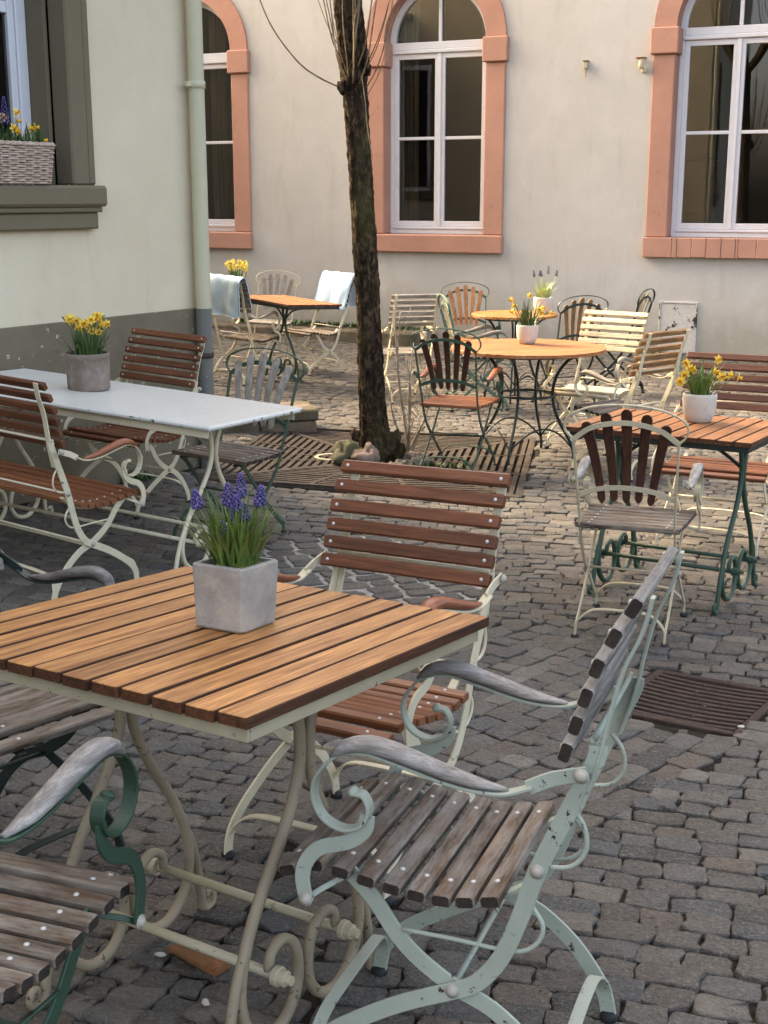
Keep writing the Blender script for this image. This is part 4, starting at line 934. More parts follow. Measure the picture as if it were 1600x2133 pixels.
def round_table(label, x, y, yaw, r, zt, wood_, fm, det=2):
    t = thing('round_table', label, 'table', gmatrix(x, y, R(yaw))); n = round(2 * r / 0.06); p = 2 * r / n
    for i in range(n):
        a, b = -r + p * i + 0.0015, -r + p * (i + 1) - 0.0015
        top, bot = [], []
        for k in range(7):
            yy = a + (b - a) * k / 6; xx = sqrt(max(r * r - yy * yy, 0.0004)); top.append((xx, yy)); bot.append((-xx, yy))
        ol = top + list(reversed(bot)); m_ = len(ol); g = G()
        cx_ = sum(q[0] for q in ol) / m_; cy_ = (a + b) / 2
        v = [(q[0], q[1] - cy_, -0.011) for q in ol] + [(q[0], q[1] - cy_, 0.008) for q in ol] + [(q[0] * 0.995, (q[1] - cy_) * 0.86, 0.011) for q in ol]
        f = [tuple(range(2 * m_, 3 * m_)), tuple(reversed(range(m_)))]
        for r_ in (0, 1):
            for j in range(m_): f.append((r_ * m_ + j, r_ * m_ + (j + 1) % m_, (r_ + 1) * m_ + (j + 1) % m_, (r_ + 1) * m_ + j))
        g.add(v, f, False); part('table_slat', g, wood_, t, Matrix.Translation((0, cy_, zt - 0.011)))
    k = r / 0.5
    g = G(); ring = [(0.36 * k * cos(2 * pi * i / 32), 0.36 * k * sin(2 * pi * i / 32), zt - 0.034) for i in range(33)]; tube(g, ring, 0.012, 6, 0); part('top_ring', g, fm, t)
    for q in range(4):
        a = pi / 4 + q * pi / 2; ca, sa = cos(a), sin(a); g = G()
        prof = [(0.345, 0.715), (0.27, 0.67), (0.205, 0.58), (0.175, 0.47), (0.185, 0.36), (0.23, 0.25), (0.29, 0.15), (0.325, 0.07), (0.332, 0.004)]
        flat(g, [(u * k * ca, u * k * sa, z * zt / 0.75) for u, z in prof], 0.020, 0.016, Vector((-sa, ca, 0)), 4, 0.003); lg = part('leg', g, fm, t)
        b = a + pi / 2; g = G(); arc = []
        for i in range(9):
            u = i / 8; h_ = 0.09 + 0.14 * sin(pi * u); px_ = (ca * (1 - u) + cos(b) * u) * 0.31 * k; py_ = (sa * (1 - u) + sin(b) * u) * 0.31 * k; q_ = 1.0 + 0.12 * sin(pi * u); arc.append((px_ * q_, py_ * q_, h_))
        tube(g, arc, 0.0065, 6, 2); part('foot_arch', g, fm, t)
    g = G(); tube(g, [(0.195 * k * cos(2 * pi * i / 24), 0.195 * k * sin(2 * pi * i / 24), 0.43) for i in range(25)], 0.009, 8, 0); part('middle_ring', g, fm, t)
    return t
T4 = round_table('round teak table with dark green bowed legs beside the tree', 0.964, 8.683, 20, 0.515, 0.75, 'teak2', 'darkgreen')
T5 = round_table('small teak table with blackish legs near the back wall, lavender coloured flowers on it', 1.12, 11.2, 35, 0.37, 0.75, 'teak', 'darkgreen', 1)
e1, e2 = dirv(40); pc = Vector((-0.9, 11.67, 0)) + e1 * 0.31 + e2 * 0.47
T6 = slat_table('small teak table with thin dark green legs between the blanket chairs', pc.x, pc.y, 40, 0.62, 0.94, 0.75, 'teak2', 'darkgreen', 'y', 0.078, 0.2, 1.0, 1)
end_frame(T6, 0.0, 'green', 1.25, 1)
for s in (-1, 1):
    g = G(); tube(g, [(0, s * 0.0125, 0.575), (s * 0.01, s * 0.14, 0.66), (0, s * 0.30, 0.70)], 0.009, 6, 3); part('strut', g, 'darkgreen', T6)

# foreground chairs
C1 = slat_chair('pale blue framed armchair with weathered grey brown slats, nearest at the right', 0.151, 2.105, 70.5, 1.0, 'silverslat', 'weathered', 'paleblue', 'silverwood', 2)
C3 = slat_chair('dark green framed armchair with weathered seat and pale worn armrest at the bottom left', -0.706, 1.745, -20, 1.0, 'weathered', 'weathered', 'green', 'silverwood', 2, 0.045)
C4 = slat_chair('dark green framed chair with grey slats and dark armrest at the left edge', -0.94, 2.86, 235, 0.95, 'weathered', 'weathered', 'darkgreen', 'darkarm', 2, 0.045)
C5 = slat_chair('red brown slatted armchair with cream frame behind the foreground table', -0.066, 2.999, 148.6, 1.17, 'brown', 'redbrown', 'cream', 'armbrown', 2, 0.03)
# left group
C6 = slat_chair('wide brown slatted bench with cream frame seen from behind at the left edge', -1.388, 5.42, -34, 1.0, 'brown', 'redbrown', 'cream', 'armbrown', 2, 0, None, 0.56, 0.215 - 0.56, 'garden_bench', True, 'bench')
C9 = slat_chair('brown slatted armchair with cream frame between the white table and the wall', -1.405, 7.0, 152, 1.18, 'brown', 'brown', 'cream', 'armbrown', 2)
C10 = fan_chair('green framed fan back chair with grey weathered slats at the end of the white table', -0.786, 6.41, 153, 1.02, 'greywood', 'weathered', 'green', None, 2)
# right group
C22 = fan_chair('cream framed fan back armchair with dark brown fan slats at the right table', 1.001, 5.02, -20.7, 1.01, 'darkbrown', 'weathered', 'creamgrey', 'silverwood', 2)
C23 = slat_chair('brown slatted armchair behind the right table, cut by the right edge', 1.70, 6.42, 154, 1.25, 'brown', 'brown', 'cream', 'armbrown', 1)
# round table group
C17 = fan_chair('green framed fan back chair with red brown slats left of the round table', 0.474, 8.222, -21.6, 1.0, 'darkbrown', 'redbrown', 'green', 'armbrown', 1)
C18 = slat_chair('cream framed armchair with faded tan back slats, seen from behind right of the round table', 1.52, 8.17, 40, 0.98, 'tanwood', 'weathered', 'cream', 'greyarm', 1)
C19 = slat_chair('cream painted slatted armchair behind the round table', 1.47, 9.04, 144, 1.15, 'palewood', 'palewood', 'cream', 'greyarm', 1)
# back right group
slat_chair('grey slatted chair beside the sapling, in front of the back wall', 0.17, 11.25, 18, 1.0, 'greywood', 'greywood', 'cream', 'greyarm', 1)
fan_chair('fan back chair with orange slats facing the camera by the back wall', 0.80, 12.05, 188, 1.0, 'teak', 'teak', 'green', 'greyarm', 1)
fan_chair('pale fan back chair seen edge on left of the small far table', 0.77, 10.8, -82, 1.0, 'palewood', 'greywood', 'greengrey', 'greyarm', 1)
fan_chair('fan back chair with brown slats and dark hoop behind the round table', 1.53, 10.95, 20, 1.0, 'tanwood', 'tanwood', 'darkgreen', None, 1)
fan_chair('white slatted fan back chair turned sideways near the wall hatch', 2.05, 11.6, 62, 1.0, 'palewood', 'palewood', 'darkgreen', None, 1)
# back left group
CBL = slat_chair('cream framed chair with a draped blanket, next to the rain pipe', -1.30, 11.95, -32, 1.0, 'weathered', 'weathered', 'cream', 'greyarm', 1)
CBR = slat_chair('cream framed chair with a pale blue blanket, left of the tree', -0.71, 12.85, 138, 1.0, 'weathered', 'weathered', 'cream', 'greyarm', 1, has_arms=False)
fan_chair('grey slatted fan back chair behind the small table by the back wall', -1.17, 13.15, 172, 1.0, 'greywood', 'greywood', 'cream', None, 1)

def blanket(label, chair, mat, seed, front, back, hw):
    g = G(); prof = front + back; p = catmull([(0, a, b) for a, b in prof], 5); n = len(p); m_ = 26; rr = random.Random(seed)
    def pt(i, j, off):
        q = p[i]; t = (p[min(i + 1, n - 1)] - p[max(i - 1, 0)]).normalized(); nr = Vector((0, t.z, -t.y))
        u = j / m_ * 2 - 1; d = abs(i / (n - 1) - 0.47) * 2
        w_ = 0.012 * d * sin(u * 7 + seed + 2 * i / n) + 0.010 * mnoise.noise(Vector((u * 3, i * 0.22, seed))) + 0.004
        return Vector((u * hw * (1 - 0.05 * d + 0.04 * mnoise.noise(Vector((i * 0.2, seed, 0)))), q.y, q.z + 0.018 * d * mnoise.noise(Vector((u * 2, seed, 5))))) + nr * (w_ + off)
    v = [pt(i, j, 0) for i in range(n) for j in range(m_ + 1)] + [pt(i, j, 0.010) for i in range(n) for j in range(m_ + 1)]
    w = m_ + 1; o = n * w; f = []
    for i in range(n - 1):
        for j in range(m_): a = i * w + j; f.append((a, a + 1, a + w + 1, a + w)); f.append((o + a, o + a + w, o + a + w + 1, o + a + 1))
    for i in range(n - 1):
        for j in (0, m_): a = i * w + j; f.append((a, a + w, o + a + w, o + a))
    for j in range(m_):
        for i in (0, n - 1): a = i * w + j; f.append((a, o + a, o + a + 1, a + 1))
    g.add(v, f, True); o_ = part('blanket', g, mat, None, chair.matrix_world.copy()); tag(o_, label, 'blanket', 'fleece blankets on chairs'); return o_
bpy.context.view_layer.update()
blanket('pale blue green blanket folded over the chair back next to the rain pipe', CBL, 'clothblue', 2, [(-0.205, 0.70), (-0.24, 0.79), (-0.285, 0.90), (-0.312, 0.950)], [(-0.350, 0.968), (-0.385, 0.93), (-0.385, 0.82), (-0.372, 0.70), (-0.362, 0.63)], 0.225)
blanket('pale blue blanket over the chair back left of the tree trunk', CBR, 'clothblue', 5, [(-0.185, 0.62), (-0.215, 0.72), (-0.275, 0.89), (-0.310, 0.950)], [(-0.350, 0.968), (-0.385, 0.92), (-0.385, 0.80), (-0.375, 0.66)], 0.222)

# ------------------------------------------------------------------ potted flowers
def blade(g, p, az, lean, L, wd, droop):
    d = Vector((cos(az), sin(az), 0)); s_ = Vector((-sin(az), cos(az), 0)); n = 6; v = []; q = Vector(p); th = lean
    for i in range(n + 1):
        u = i / n; k = wd * (1 - u ** 2.2) * (0.7 + 0.6 * u * (1 - u) * 2) + 0.0004
        v += [q - s_ * k, q + s_ * k]; th += droop / n * (0.4 + 1.2 * u); q = q + (d * sin(th) + Vector((0, 0, cos(th)))) * L / n
    g.add(v, [(2 * i, 2 * i + 1, 2 * i + 3, 2 * i + 2) for i in range(n)], True)
def daff_meshes(pm, tm):
    def mk():
        g = G()
        for k in range(6):
            a = k * pi / 3; u = Vector((cos(a), sin(a), 0)); w_ = Vector((-sin(a), cos(a), 0)); z = Vector((0, 0, 1)); dz = 0.002 * (k % 2)
            v = [u * 0.003 - w_ * 0.003 + z * dz, u * 0.003 + w_ * 0.003 + z * dz, u * 0.014 + w_ * 0.0085 + z * (0.003 + dz), u * 0.026 + z * (-0.001 + dz), u * 0.014 - w_ * 0.0085 + z * (0.003 + dz)]
            g.add(v, [(0, 1, 2, 3, 4)], False)
        h = G(); lathe(h, [(0.004, 0.0), (0.0062, 0.008), (0.0078, 0.016), (0.0105, 0.0205)], 10); lathe(h, [(0.0095, 0.0195), (0.006, 0.01), (0.002, 0.004)], 10)
        return g.mesh('flower', MAT[pm]), h.mesh('trumpet', MAT[tm])
    return cached(('daff', pm, tm), mk)
def daffodils(t, z0, rad, nleaf, flowers, H, seed, pm='petal', tm='trumpet', lm='leaf', wd=0.0048, sc=1.0):
    rr = random.Random(seed); g = G()
    for _ in range(nleaf):
        a = rr.uniform(0, 2 * pi); r_ = rad * sqrt(rr.random()) * 0.75; az = a + rr.gauss(0, 0.5)
        blade(g, (r_ * cos(a), r_ * sin(a), z0), az, rr.uniform(0.02, 0.5), H * rr.uniform(0.55, 1.12), wd * rr.uniform(0.7, 1.2), rr.uniform(-0.1, 1.1) if rr.random() < 0.85 else rr.uniform(1.4, 2.4))
    part('leaves', g, lm, t)
    pe, tr_ = daff_meshes(pm, tm)
    for (fx, fy, fz, face) in flowers:
        p0 = Vector((fx * 0.3, fy * 0.3, z0)); p1 = Vector((fx, fy, z0 + fz)); fd = Vector((cos(face), sin(face), -0.15 + rr.uniform(-0.2, 0.3))).normalized()
        s = G(); mid = p0.lerp(p1, 0.6) + Vector((0, 0, 0.02)); tube(s, [p0, mid, p1 - fd * 0.012 + Vector((0, 0, 0.004)), p1], 0.0022 * sc, 5, 3); part('stem', s, lm, t)
        mw = Matrix.Translation(p1) @ fd.to_track_quat('Z', 'Y').to_matrix().to_4x4() @ Matrix.Rotation(rr.uniform(0, 1), 4, 'Z') @ Matrix.Scale(sc * rr.uniform(0.9, 1.1), 4)
        o = link('flower', pe, t, mw); link('trumpet', tr_, o)
def bells(L, seed, mat):
    def mk():
        g = G(); rr = random.Random(seed); n = 46
        for i in range(n):
            u = i / n; a = i * 2.4; r_ = 0.0085 * (1 - u) ** 0.6 * (0.75 + 0.5 * min(1, u * 5)) + 0.001; z = L * u
            c = Vector((r_ * cos(a), r_ * sin(a), z)); s = 0.0042 * (1 - 0.45 * u)
            v = [c + Vector(d) * s for d in ((1, 0, 0), (0, 1, 0), (-1, 0, 0), (0, -1, 0), (0, 0, 1.1), (0, 0, -1.3))]
            g.add(v, [(0, 1, 4), (1, 2, 4), (2, 3, 4), (3, 0, 4), (1, 0, 5), (2, 1, 5), (3, 2, 5), (0, 3, 5)], True)
        return g.mesh('flower_spike', MAT[mat])
    return cached(('bells', L, seed, mat), mk)
def muscari(t, z0, rad, nleaf, spikes, H, seed, lm='leafdark', mat='violet', wd=0.0026):
    rr = random.Random(seed); g = G()
    for _ in range(nleaf):
        a = rr.uniform(0, 2 * pi); r_ = rad * sqrt(rr.random()) * 0.7
        blade(g, (r_ * cos(a), r_ * sin(a), z0), a + rr.gauss(0, 0.6), rr.uniform(0.02, 0.55), H * rr.uniform(0.55, 1.1), wd * rr.uniform(0.7, 1.3), rr.uniform(-0.1, 0.9))
    part('leaves', g, lm, t)
    for k, (fx, fy, fz, L) in enumerate(spikes):
        p0 = Vector((fx * 0.35, fy * 0.35, z0)); p1 = Vector((fx, fy, z0 + fz)); s = G(); tube(s, [p0, p0.lerp(p1, 0.5) + Vector((0, 0, 0.015)), p1], 0.0022, 5, 3); part('stem', s, lm, t)
        d = (p1 - p0).normalized(); d = (d + Vector((0, 0, 1.5))).normalized()
        link('flower_spike', bells(L, k % 4, mat), t, Matrix.Translation(p1 - d * L * 0.12) @ d.to_track_quat('Z', 'Y').to_matrix().to_4x4())
def rpot(t, prof, mat, zs, rs, soil='soil'):
    g = G(); lathe(g, prof, 36); part('pot', g, mat, t)
    g = G(); lathe(g, [(0.0, zs + 0.004), (rs * 0.5, zs + 0.006), (rs, zs)], 20); part('soil', g, soil, t)

# square concrete pot with grape hyacinths
P1 = thing('potted_grape_hyacinth', 'square grey concrete pot of purple grape hyacinths on the foreground table', 'potted plant', on_table(T1, -0.285, 2.372, 0.7515, 3))
g = G(); a0, a1, h, th = 0.0565, 0.0605, 0.124, 0.010; rr = random.Random(3)
def sq(a, z, c=0.006): return [(-a + c, -a, z), (a - c, -a, z), (a, -a + c, z), (a, a - c, z), (a - c, a, z), (-a + c, a, z), (-a, a - c, z), (-a, -a + c, z)]
lv = [sq(a0 - 0.003, 0.0, 0.008), sq(a0, 0.004), sq((a0 + a1) / 2, h / 2), sq(a1, h - 0.003), sq(a1 - 0.0025, h), sq(a1 - th, h, 0.004), sq(a1 - th, h - 0.03, 0.004)]
v = [p for l in lv for p in l]; f = [tuple(reversed(range(8)))]
for r_ in range(6):
    for j in range(8): f.append((r_ * 8 + j, r_ * 8 + (j + 1) % 8, r_ * 8 + 8 + (j + 1) % 8, r_ * 8 + 8 + j))
g.add(v, f, False); part('pot', g, 'potgrey', P1)
g = G(); n = 8; s_ = a1 - th
g.add([(-s_ + 2 * s_ * i / n, -s_ + 2 * s_ * j / n, h - 0.012 + 0.007 * mnoise.noise(Vector((i * 0.9, j * 0.9, 2)))) for j in range(n + 1) for i in range(n + 1)], [(j * 9 + i, j * 9 + i + 1, j * 9 + i + 10, j * 9 + i + 9) for j in range(n) for i in range(n)], True); part('soil', g, 'soil', P1)
g = G()
for k in range(90):
    x_, y_ = random.uniform(-0.01, 0.044), random.uniform(-0.044, 0.03); r_ = random.uniform(0.003, 0.007); blob(g, (x_, y_, h - 0.010 + random.uniform(0, 0.008)), r_, k, 3, (1.2, 1, 0.7), 0.4)
part('moss', g, 'moss', P1)
ca, sa = cos(R(30)), sin(R(30))
sp = []
for (dx, dy, hz_, L) in ((-0.074, 0.01, 0.118, 0.036), (-0.014, 0.0, 0.128, 0.042), (0.008, 0.012, 0.142, 0.046), (0.046, 0.0, 0.126, 0.040), (-0.022, -0.03, 0.072, 0.028), (0.012, 0.03, 0.090, 0.036), (-0.004, 0.03, 0.085, 0.03), (0.002, -0.005, 0.116, 0.03)):
    sp.append((dx * ca - dy * sa, dx * sa + dy * ca, hz_, L))
muscari(P1, h - 0.014, 0.055, 210, sp, 0.140, 11, 'leaf')

def ring_flowers(n, rx, zlo, zhi, seed, toward=-pi / 2):
    rr = random.Random(seed); out = []
    for i in range(n):
        a = rr.uniform(0, 2 * pi); r_ = rx * sqrt(rr.uniform(0.05, 1)); out.append((r_ * cos(a), r_ * sin(a), rr.uniform(zlo, zhi), toward + rr.gauss(0, 0.9)))
    return out
P2 = thing('potted_daffodils', 'round brown grey clay pot of yellow daffodils on the white table', 'potted plant', upright(T2, -1.426, 6.231, 0.7505))
rpot(P2, [(0.0, 0.0), (0.098, 0.0), (0.101, 0.004), (0.1035, 0.10), (0.104, 0.150), (0.1055, 0.1515), (0.1065, 0.172), (0.1045, 0.176), (0.097, 0.176), (0.095, 0.15)], 'potbrown', 0.155, 0.096)
daffodils(P2, 0.155, 0.085, 95, ring_flowers(26, 0.105, 0.12, 0.20, 4), 0.165, 21, 'petal', 'trumpet', 'leafdark', 0.0055, 0.92)
g = G(); tube(g, [(-0.07, -0.02, 0.16), (-0.12, -0.03, 0.178), (-0.155, -0.02, 0.182)], 0.003, 5, 3); tube(g, [(-0.07, 0.0, 0.16), (-0.11, -0.01, 0.21), (-0.15, 0.0, 0.245)], 0.0025, 5, 3); tube(g, [(-0.12, -0.03, 0.178), (-0.135, -0.03, 0.195)], 0.002, 5, 0); part('dry_twig', g, 'twig', P2)

bowl = [(0.0, 0.0), (0.044, 0.0), (0.056, 0.008), (0.067, 0.035), (0.0735, 0.075), (0.075, 0.115), (0.0735, 0.126), (0.070, 0.128), (0.066, 0.124), (0.064, 0.10)]
P3 = thing('potted_daffodils', 'rounded pale stone pot of yellow daffodils on the right table', 'potted plant', upright(T3, 1.39, 5.662, 0.7505))
rpot(P3, bowl, 'potwhite', 0.108, 0.066)
fl = [(-0.075, -0.02, 0.105, -1.9), (-0.055, -0.01, 0.13, -1.2), (-0.065, 0.0, 0.150, -2.2), (-0.04, 0.0, 0.122, -1.4), (0.075, 0.02, 0.165, -1.2), (0.085, -0.02, 0.095, -1.5), (0.125, 0.0, 0.10, -0.8), (0.16, -0.01, 0.09, -0.4), (-0.095, -0.03, 0.075, -2.0), (0.065, 0.03, 0.11, -0.6)]
daffodils(P3, 0.108, 0.055, 80, fl, 0.17, 31, 'petal', 'trumpet', 'leaf', 0.0052, 1.0)
P4 = thing('potted_daffodils', 'rounded pale stone pot of sparse daffodils on the round table', 'potted plant', upright(T4, 0.975, 8.86, 0.7505))
rpot(P4, bowl, 'potwhite', 0.108, 0.066)
daffodils(P4, 0.108, 0.055, 60, [(-0.09, 0, 0.15, -1.8), (-0.11, -0.02, 0.19, -2.4), (0.01, 0, 0.215, -1.4), (-0.10, 0.0, 0.11, -2.6), (0.09, 0, 0.10, -1.2), (0.10, 0.02, 0.13, -0.9), (0.075, 0, 0.12, -1.6), (0.15, 0.0, 0.10, -0.7)], 0.20, 41, 'petalpale', 'trumpet', 'leafdark', 0.0058, 1.0)
P5 = thing('potted_lavender', 'pale pot with variegated leaves and dark violet spikes on the small far table', 'potted plant', upright(T5, 1.36, 11.18, 0.7505))
rpot(P5, [(r_ * 1.12, z * 1.1) for r_, z in bowl], 'potwhite', 0.119, 0.073)
muscari(P5, 0.119, 0.06, 110, [(-0.085, 0, 0.20, 0.055), (-0.035, 0, 0.205, 0.05), (-0.02, 0.02, 0.20, 0.05), (0.035, 0, 0.225, 0.07), (0.105, 0, 0.205, 0.055)], 0.17, 51, 'leafpale', 'violetdark', 0.005)
P6 = thing('potted_daffodils', 'pot of pale yellow daffodils on the small table beside the rain pipe', 'potted plant', upright(T6, -1.36, 12.12, 0.7505))
rpot(P6, [(r_ * 1.25, z * 1.15) for r_, z in bowl], 'potbrown', 0.124, 0.08)
daffodils(P6, 0.124, 0.075, 70, ring_flowers(22, 0.11, 0.13, 0.205, 6), 0.16, 61, 'petalpale', 'petal', 'leaf', 0.006, 1.3)

# ------------------------------------------------------------------ wicker basket on the left sill
bw = thing('wicker_basket', 'white wicker basket of daffodils on the left window sill', 'basket', WL @ Matrix.Translation((-1.475, -0.015, Z0 + 0.001)))
def rr_path(hx, hy, z, amp, ph, k=96):
    out = []; r_ = 0.05
    per = [(hx - r_, -hy, 0)]
    pts = []
    for (cx_, cy_, a0_) in ((hx - r_, hy - r_, 0), (-hx + r_, hy - r_, pi / 2), (-hx + r_, -hy + r_, pi), (hx - r_, -hy + r_, 3 * pi / 2)):
        for q in range(7): a = a0_ + pi / 2 * q / 6; pts.append(Vector((cx_ + r_ * cos(a), cy_ + r_ * sin(a), 0)))
    pts.append(pts[0]); L = [0]
    for i in range(1, len(pts)): L.append(L[-1] + (pts[i] - pts[i - 1]).length)
    for i in range(k + 1):
        d = L[-1] * i / k; j = max(q for q in range(len(L)) if L[q] <= d + 1e-9); j = min(j, len(pts) - 2); u = (d - L[j]) / max(L[j + 1] - L[j], 1e-9); p = pts[j].lerp(pts[j + 1], u)
        t = (pts[j + 1] - pts[j]).normalized(); nn = Vector((t.y, -t.x, 0)); p = p + nn * amp * sin(2 * pi * i / k * (k / 8) + ph); out.append((p.x, p.y, z))
    return out
g = G(); NR = 17
for r_ in range(NR):
    u = r_ / (NR - 1); v, f = sweep(rr_path(0.235 + 0.025 * u, 0.080 + 0.012 * u, 0.008 + 0.19 * u, 0.0055, pi * (r_ % 2)), circ(0.0062, 5)); g.add(v, f, True)
part('weave', g, 'wicker', bw)
g = G()
for i in range(24):
    b = rr_path(0.235, 0.080, 0.0, 0, 0, 24)[i]; tq = rr_path(0.26, 0.092, 0.20, 0, 0, 24)[i]; tube(g, [b, tq], 0.0045, 5, 0)
part('stakes', g, 'wicker', bw)
for ph in (0, 2.1, 4.2):
    g = G(); v, f = sweep([(p[0], p[1], p[2] + 0.006 * sin(i * 0.75 + ph)) for i, p in enumerate(rr_path(0.262, 0.094, 0.205, 0.006, ph))], circ(0.006, 5)); g.add(v, f, True); part('rim_strand', g, 'wicker', bw)
g = G(); box(g, -0.22, 0.22, -0.07, 0.07, 0.01, 0.17, 0.02); part('soil', g, 'soil', bw)
g = G(); rr = random.Random(8)
for _ in range(170): blade(g, (rr.uniform(-0.21, 0.20), rr.uniform(-0.06, 0.06), 0.165), rr.uniform(0, 6.28), rr.uniform(0, 0.4), rr.uniform(0.08, 0.17), 0.0055, rr.uniform(0, 0.6))
part('leaves', g, 'leafdark', bw)
pe, tr_ = daff_meshes('petal', 'trumpet')
for (x_, y_, z_, fc) in ((0.05, -0.02, 0.36, -1.2), (0.075, 0.0, 0.32, -0.6), (0.02, -0.03, 0.28, -1.4), (0.13, -0.03, 0.285, -1.0), (0.165, -0.03, 0.29, -0.4), (0.20, -0.05, 0.225, -0.6), (-0.02, 0.0, 0.33, -1.5), (-0.1, -0.02, 0.34, -1.2), (0.04, -0.03, 0.265, -1.0)):
    s = G(); tube(s, [(x_ * 0.8, y_ * 0.5, 0.165), (x_ * 0.95, y_ * 0.8, z_ - 0.06), (x_, y_, z_)], 0.0024, 5, 3); part('stem', s, 'leaf', bw)
    fd = Vector((cos(fc), sin(fc), 0.05)).normalized(); o = link('flower', pe, bw, Matrix.Translation((x_, y_, z_)) @ fd.to_track_quat('Z', 'Y').to_matrix().to_4x4() @ Matrix.Scale(1.15, 4)); link('trumpet', tr_, o)
for (x_, z_) in ((-0.03, 0.30), (-0.13, 0.29)): link('flower_spike', bells(0.075, 2, 'violet'), bw, Matrix.Translation((x_, -0.03, z_)) @ Matrix.Scale(1.8, 4))

# ------------------------------------------------------------------ tree, stones, sapling, scraps
tr = thing('pollarded_tree', 'bare pollarded tree with dark bark and long thin shoots', 'tree')
path = catmull([(-0.035, 8.60, -0.30), (-0.05, 8.60, -0.12), (-0.072, 8.60, 0.15), (-0.10, 8.59, 0.75), (-0.125, 8.58, 1.25), (-0.160, 8.57, 1.85), (-0.185, 8.57, 2.25), (-0.195, 8.57, 2.42), (-0.225, 8.57, 2.7), (-0.25, 8.57, 3.0), (-0.27, 8.58, 3.4), (-0.28, 8.58, 3.7)], 26)
RADS = [0.19, 0.145, 0.112, 0.098, 0.096, 0.092, 0.097, 0.115, 0.11, 0.105, 0.12, 0.05]
g = G(); v = []; f = []; K = 96; n = len(path)
for i, p in enumerate(path):
    u = i / (n - 1) * (len(RADS) - 1); a = int(min(u, len(RADS) - 2)); rad = (RADS[a] + (RADS[a + 1] - RADS[a]) * (u - a)) * 0.80
    for j in range(K):
        th = 2 * pi * j / K; d = Vector((cos(th), sin(th), 0))
        q = rad * (1 + 0.05 * mnoise.noise(Vector((d.x * 1.2, d.y * 1.2, p.z * 1.2))) + 0.085 * mnoise.noise(Vector((d.x * 5, d.y * 5, p.z * 4.5))) + 0.11 * abs(mnoise.noise(Vector((d.x * 9, d.y * 9, p.z * 5)))) + 0.16 * abs(mnoise.noise(Vector((d.x * 16, d.y * 16, p.z * 13)))) + 0.07 * mnoise.noise(Vector((d.x * 30, d.y * 30, p.z * 34))) - 0.06)
        if abs(p.z - 2.40) < 0.35: q *= 1 + 0.25 * mnoise.noise(Vector((d.x * 2.5 + 4, d.y * 2.5, p.z * 5))) * (1 - abs(p.z - 2.40) / 0.35)
        v.append(p + d * q)
for i in range(n - 1):
    for j in range(K): f.append((i * K + j, i * K + (j + 1) % K, (i + 1) * K + (j + 1) % K, (i + 1) * K + j))
f.append(tuple((n - 1) * K + j for j in range(K))); g.add(v, f, True); part('trunk', g, 'bark', tr)
for (x_, y_, z_, r_, sd) in ((-0.255, 8.52, 2.22, 0.034, 1), (-0.115, 8.52, 2.34, 0.038, 2), (-0.17, 8.50, 2.28, 0.036, 3), (0.06, 8.55, -0.09, 0.07, 7), (-0.19, 8.55, 0.0, 0.03, 8)):
    g = G(); blob(g, (x_, y_, z_), r_, sd, 9, (1, 1, 1.5), 0.5); part('knot', g, 'bark', tr)
rr = random.Random(12)
def shoot(pts, r_): 
    g = G(); tube(g, pts, r_, 6, 5, scale=[1.0, 0.8, 0.55]); part('shoot', g, 'twig', tr)
shoot([(-0.26, 8.52, 2.21), (-0.40, 8.48, 2.27), (-0.53, 8.46, 2.36), (-0.68, 8.45, 2.55), (-0.77, 8.44, 2.75), (-0.84, 8.44, 2.98), (-0.90, 8.44, 3.4)], 0.0058)
for k in range(17):
    x0 = rr.uniform(-0.27, -0.09); z0 = rr.uniform(2.16, 2.48); y0 = 8.47 + rr.uniform(-0.02, 0.03); sx = (x0 + 0.18) * 3.2 + rr.gauss(0, 0.06); Ls = rr.uniform(0.7, 1.4)
    shoot([(x0, y0, z0), (x0 + sx * 0.30, y0 - 0.05, z0 + 0.14), (x0 + sx * 0.55 + rr.gauss(0, 0.012), y0 - 0.06, z0 + 0.36), (x0 + sx * 0.75 + rr.gauss(0, 0.015), y0 - 0.06, z0 + 0.6), (x0 + sx * 0.9, y0 - 0.05, z0 + Ls)], rr.uniform(0.0032, 0.0058))
shoot([(-0.14, 8.45, 2.28), (-0.12, 8.40, 2.15), (-0.10, 8.38, 1.95), (-0.07, 8.38, 1.78)], 0.004)
for k in range(4):
    a = k * 1.6; g = G(); tube(g, [(-0.27, 8.58, 3.4), (-0.27 + 0.25 * cos(a), 8.58 + 0.25 * sin(a), 3.65), (-0.27 + 0.5 * cos(a), 8.58 + 0.5 * sin(a), 4.0)], 0.06, 8, 4, scale=[1, 0.8, 0.9]); part('limb', g, 'bark', tr)
    for q in range(9):
        b = rr.uniform(0, 6.28); p = Vector((-0.27 + 0.5 * cos(a), 8.58 + 0.5 * sin(a), 3.98)); g = G(); tube(g, [p, p + Vector((0.15 * cos(b), 0.15 * sin(b), 0.3)), p + Vector((0.25 * cos(b), 0.25 * sin(b), rr.uniform(0.8, 1.4)))], 0.005, 5, 3, scale=[1, 0.5]); part('shoot', g, 'twig', tr)
def rock(label, x_, y_, r_, sd, mat, sq_, group='stones at the foot of the tree'):
    g = G(); blob(g, (0, 0, r_ * sq_[2] * 0.55), r_, sd, 14, sq_, 0.6); o = part('stone', g, mat, None, Matrix.Translation((x_, y_, gz(x_, y_)))); tag(o, label, 'stone', group)
rock('large mossy stone against the left foot of the tree', -0.235, 8.40, 0.105, 3, 'rock_moss', (1.05, 0.9, 0.85))
rock('pinkish stone in front of the tree foot', -0.105, 8.30, 0.092, 9, 'rock_pink', (0.95, 0.8, 0.95))
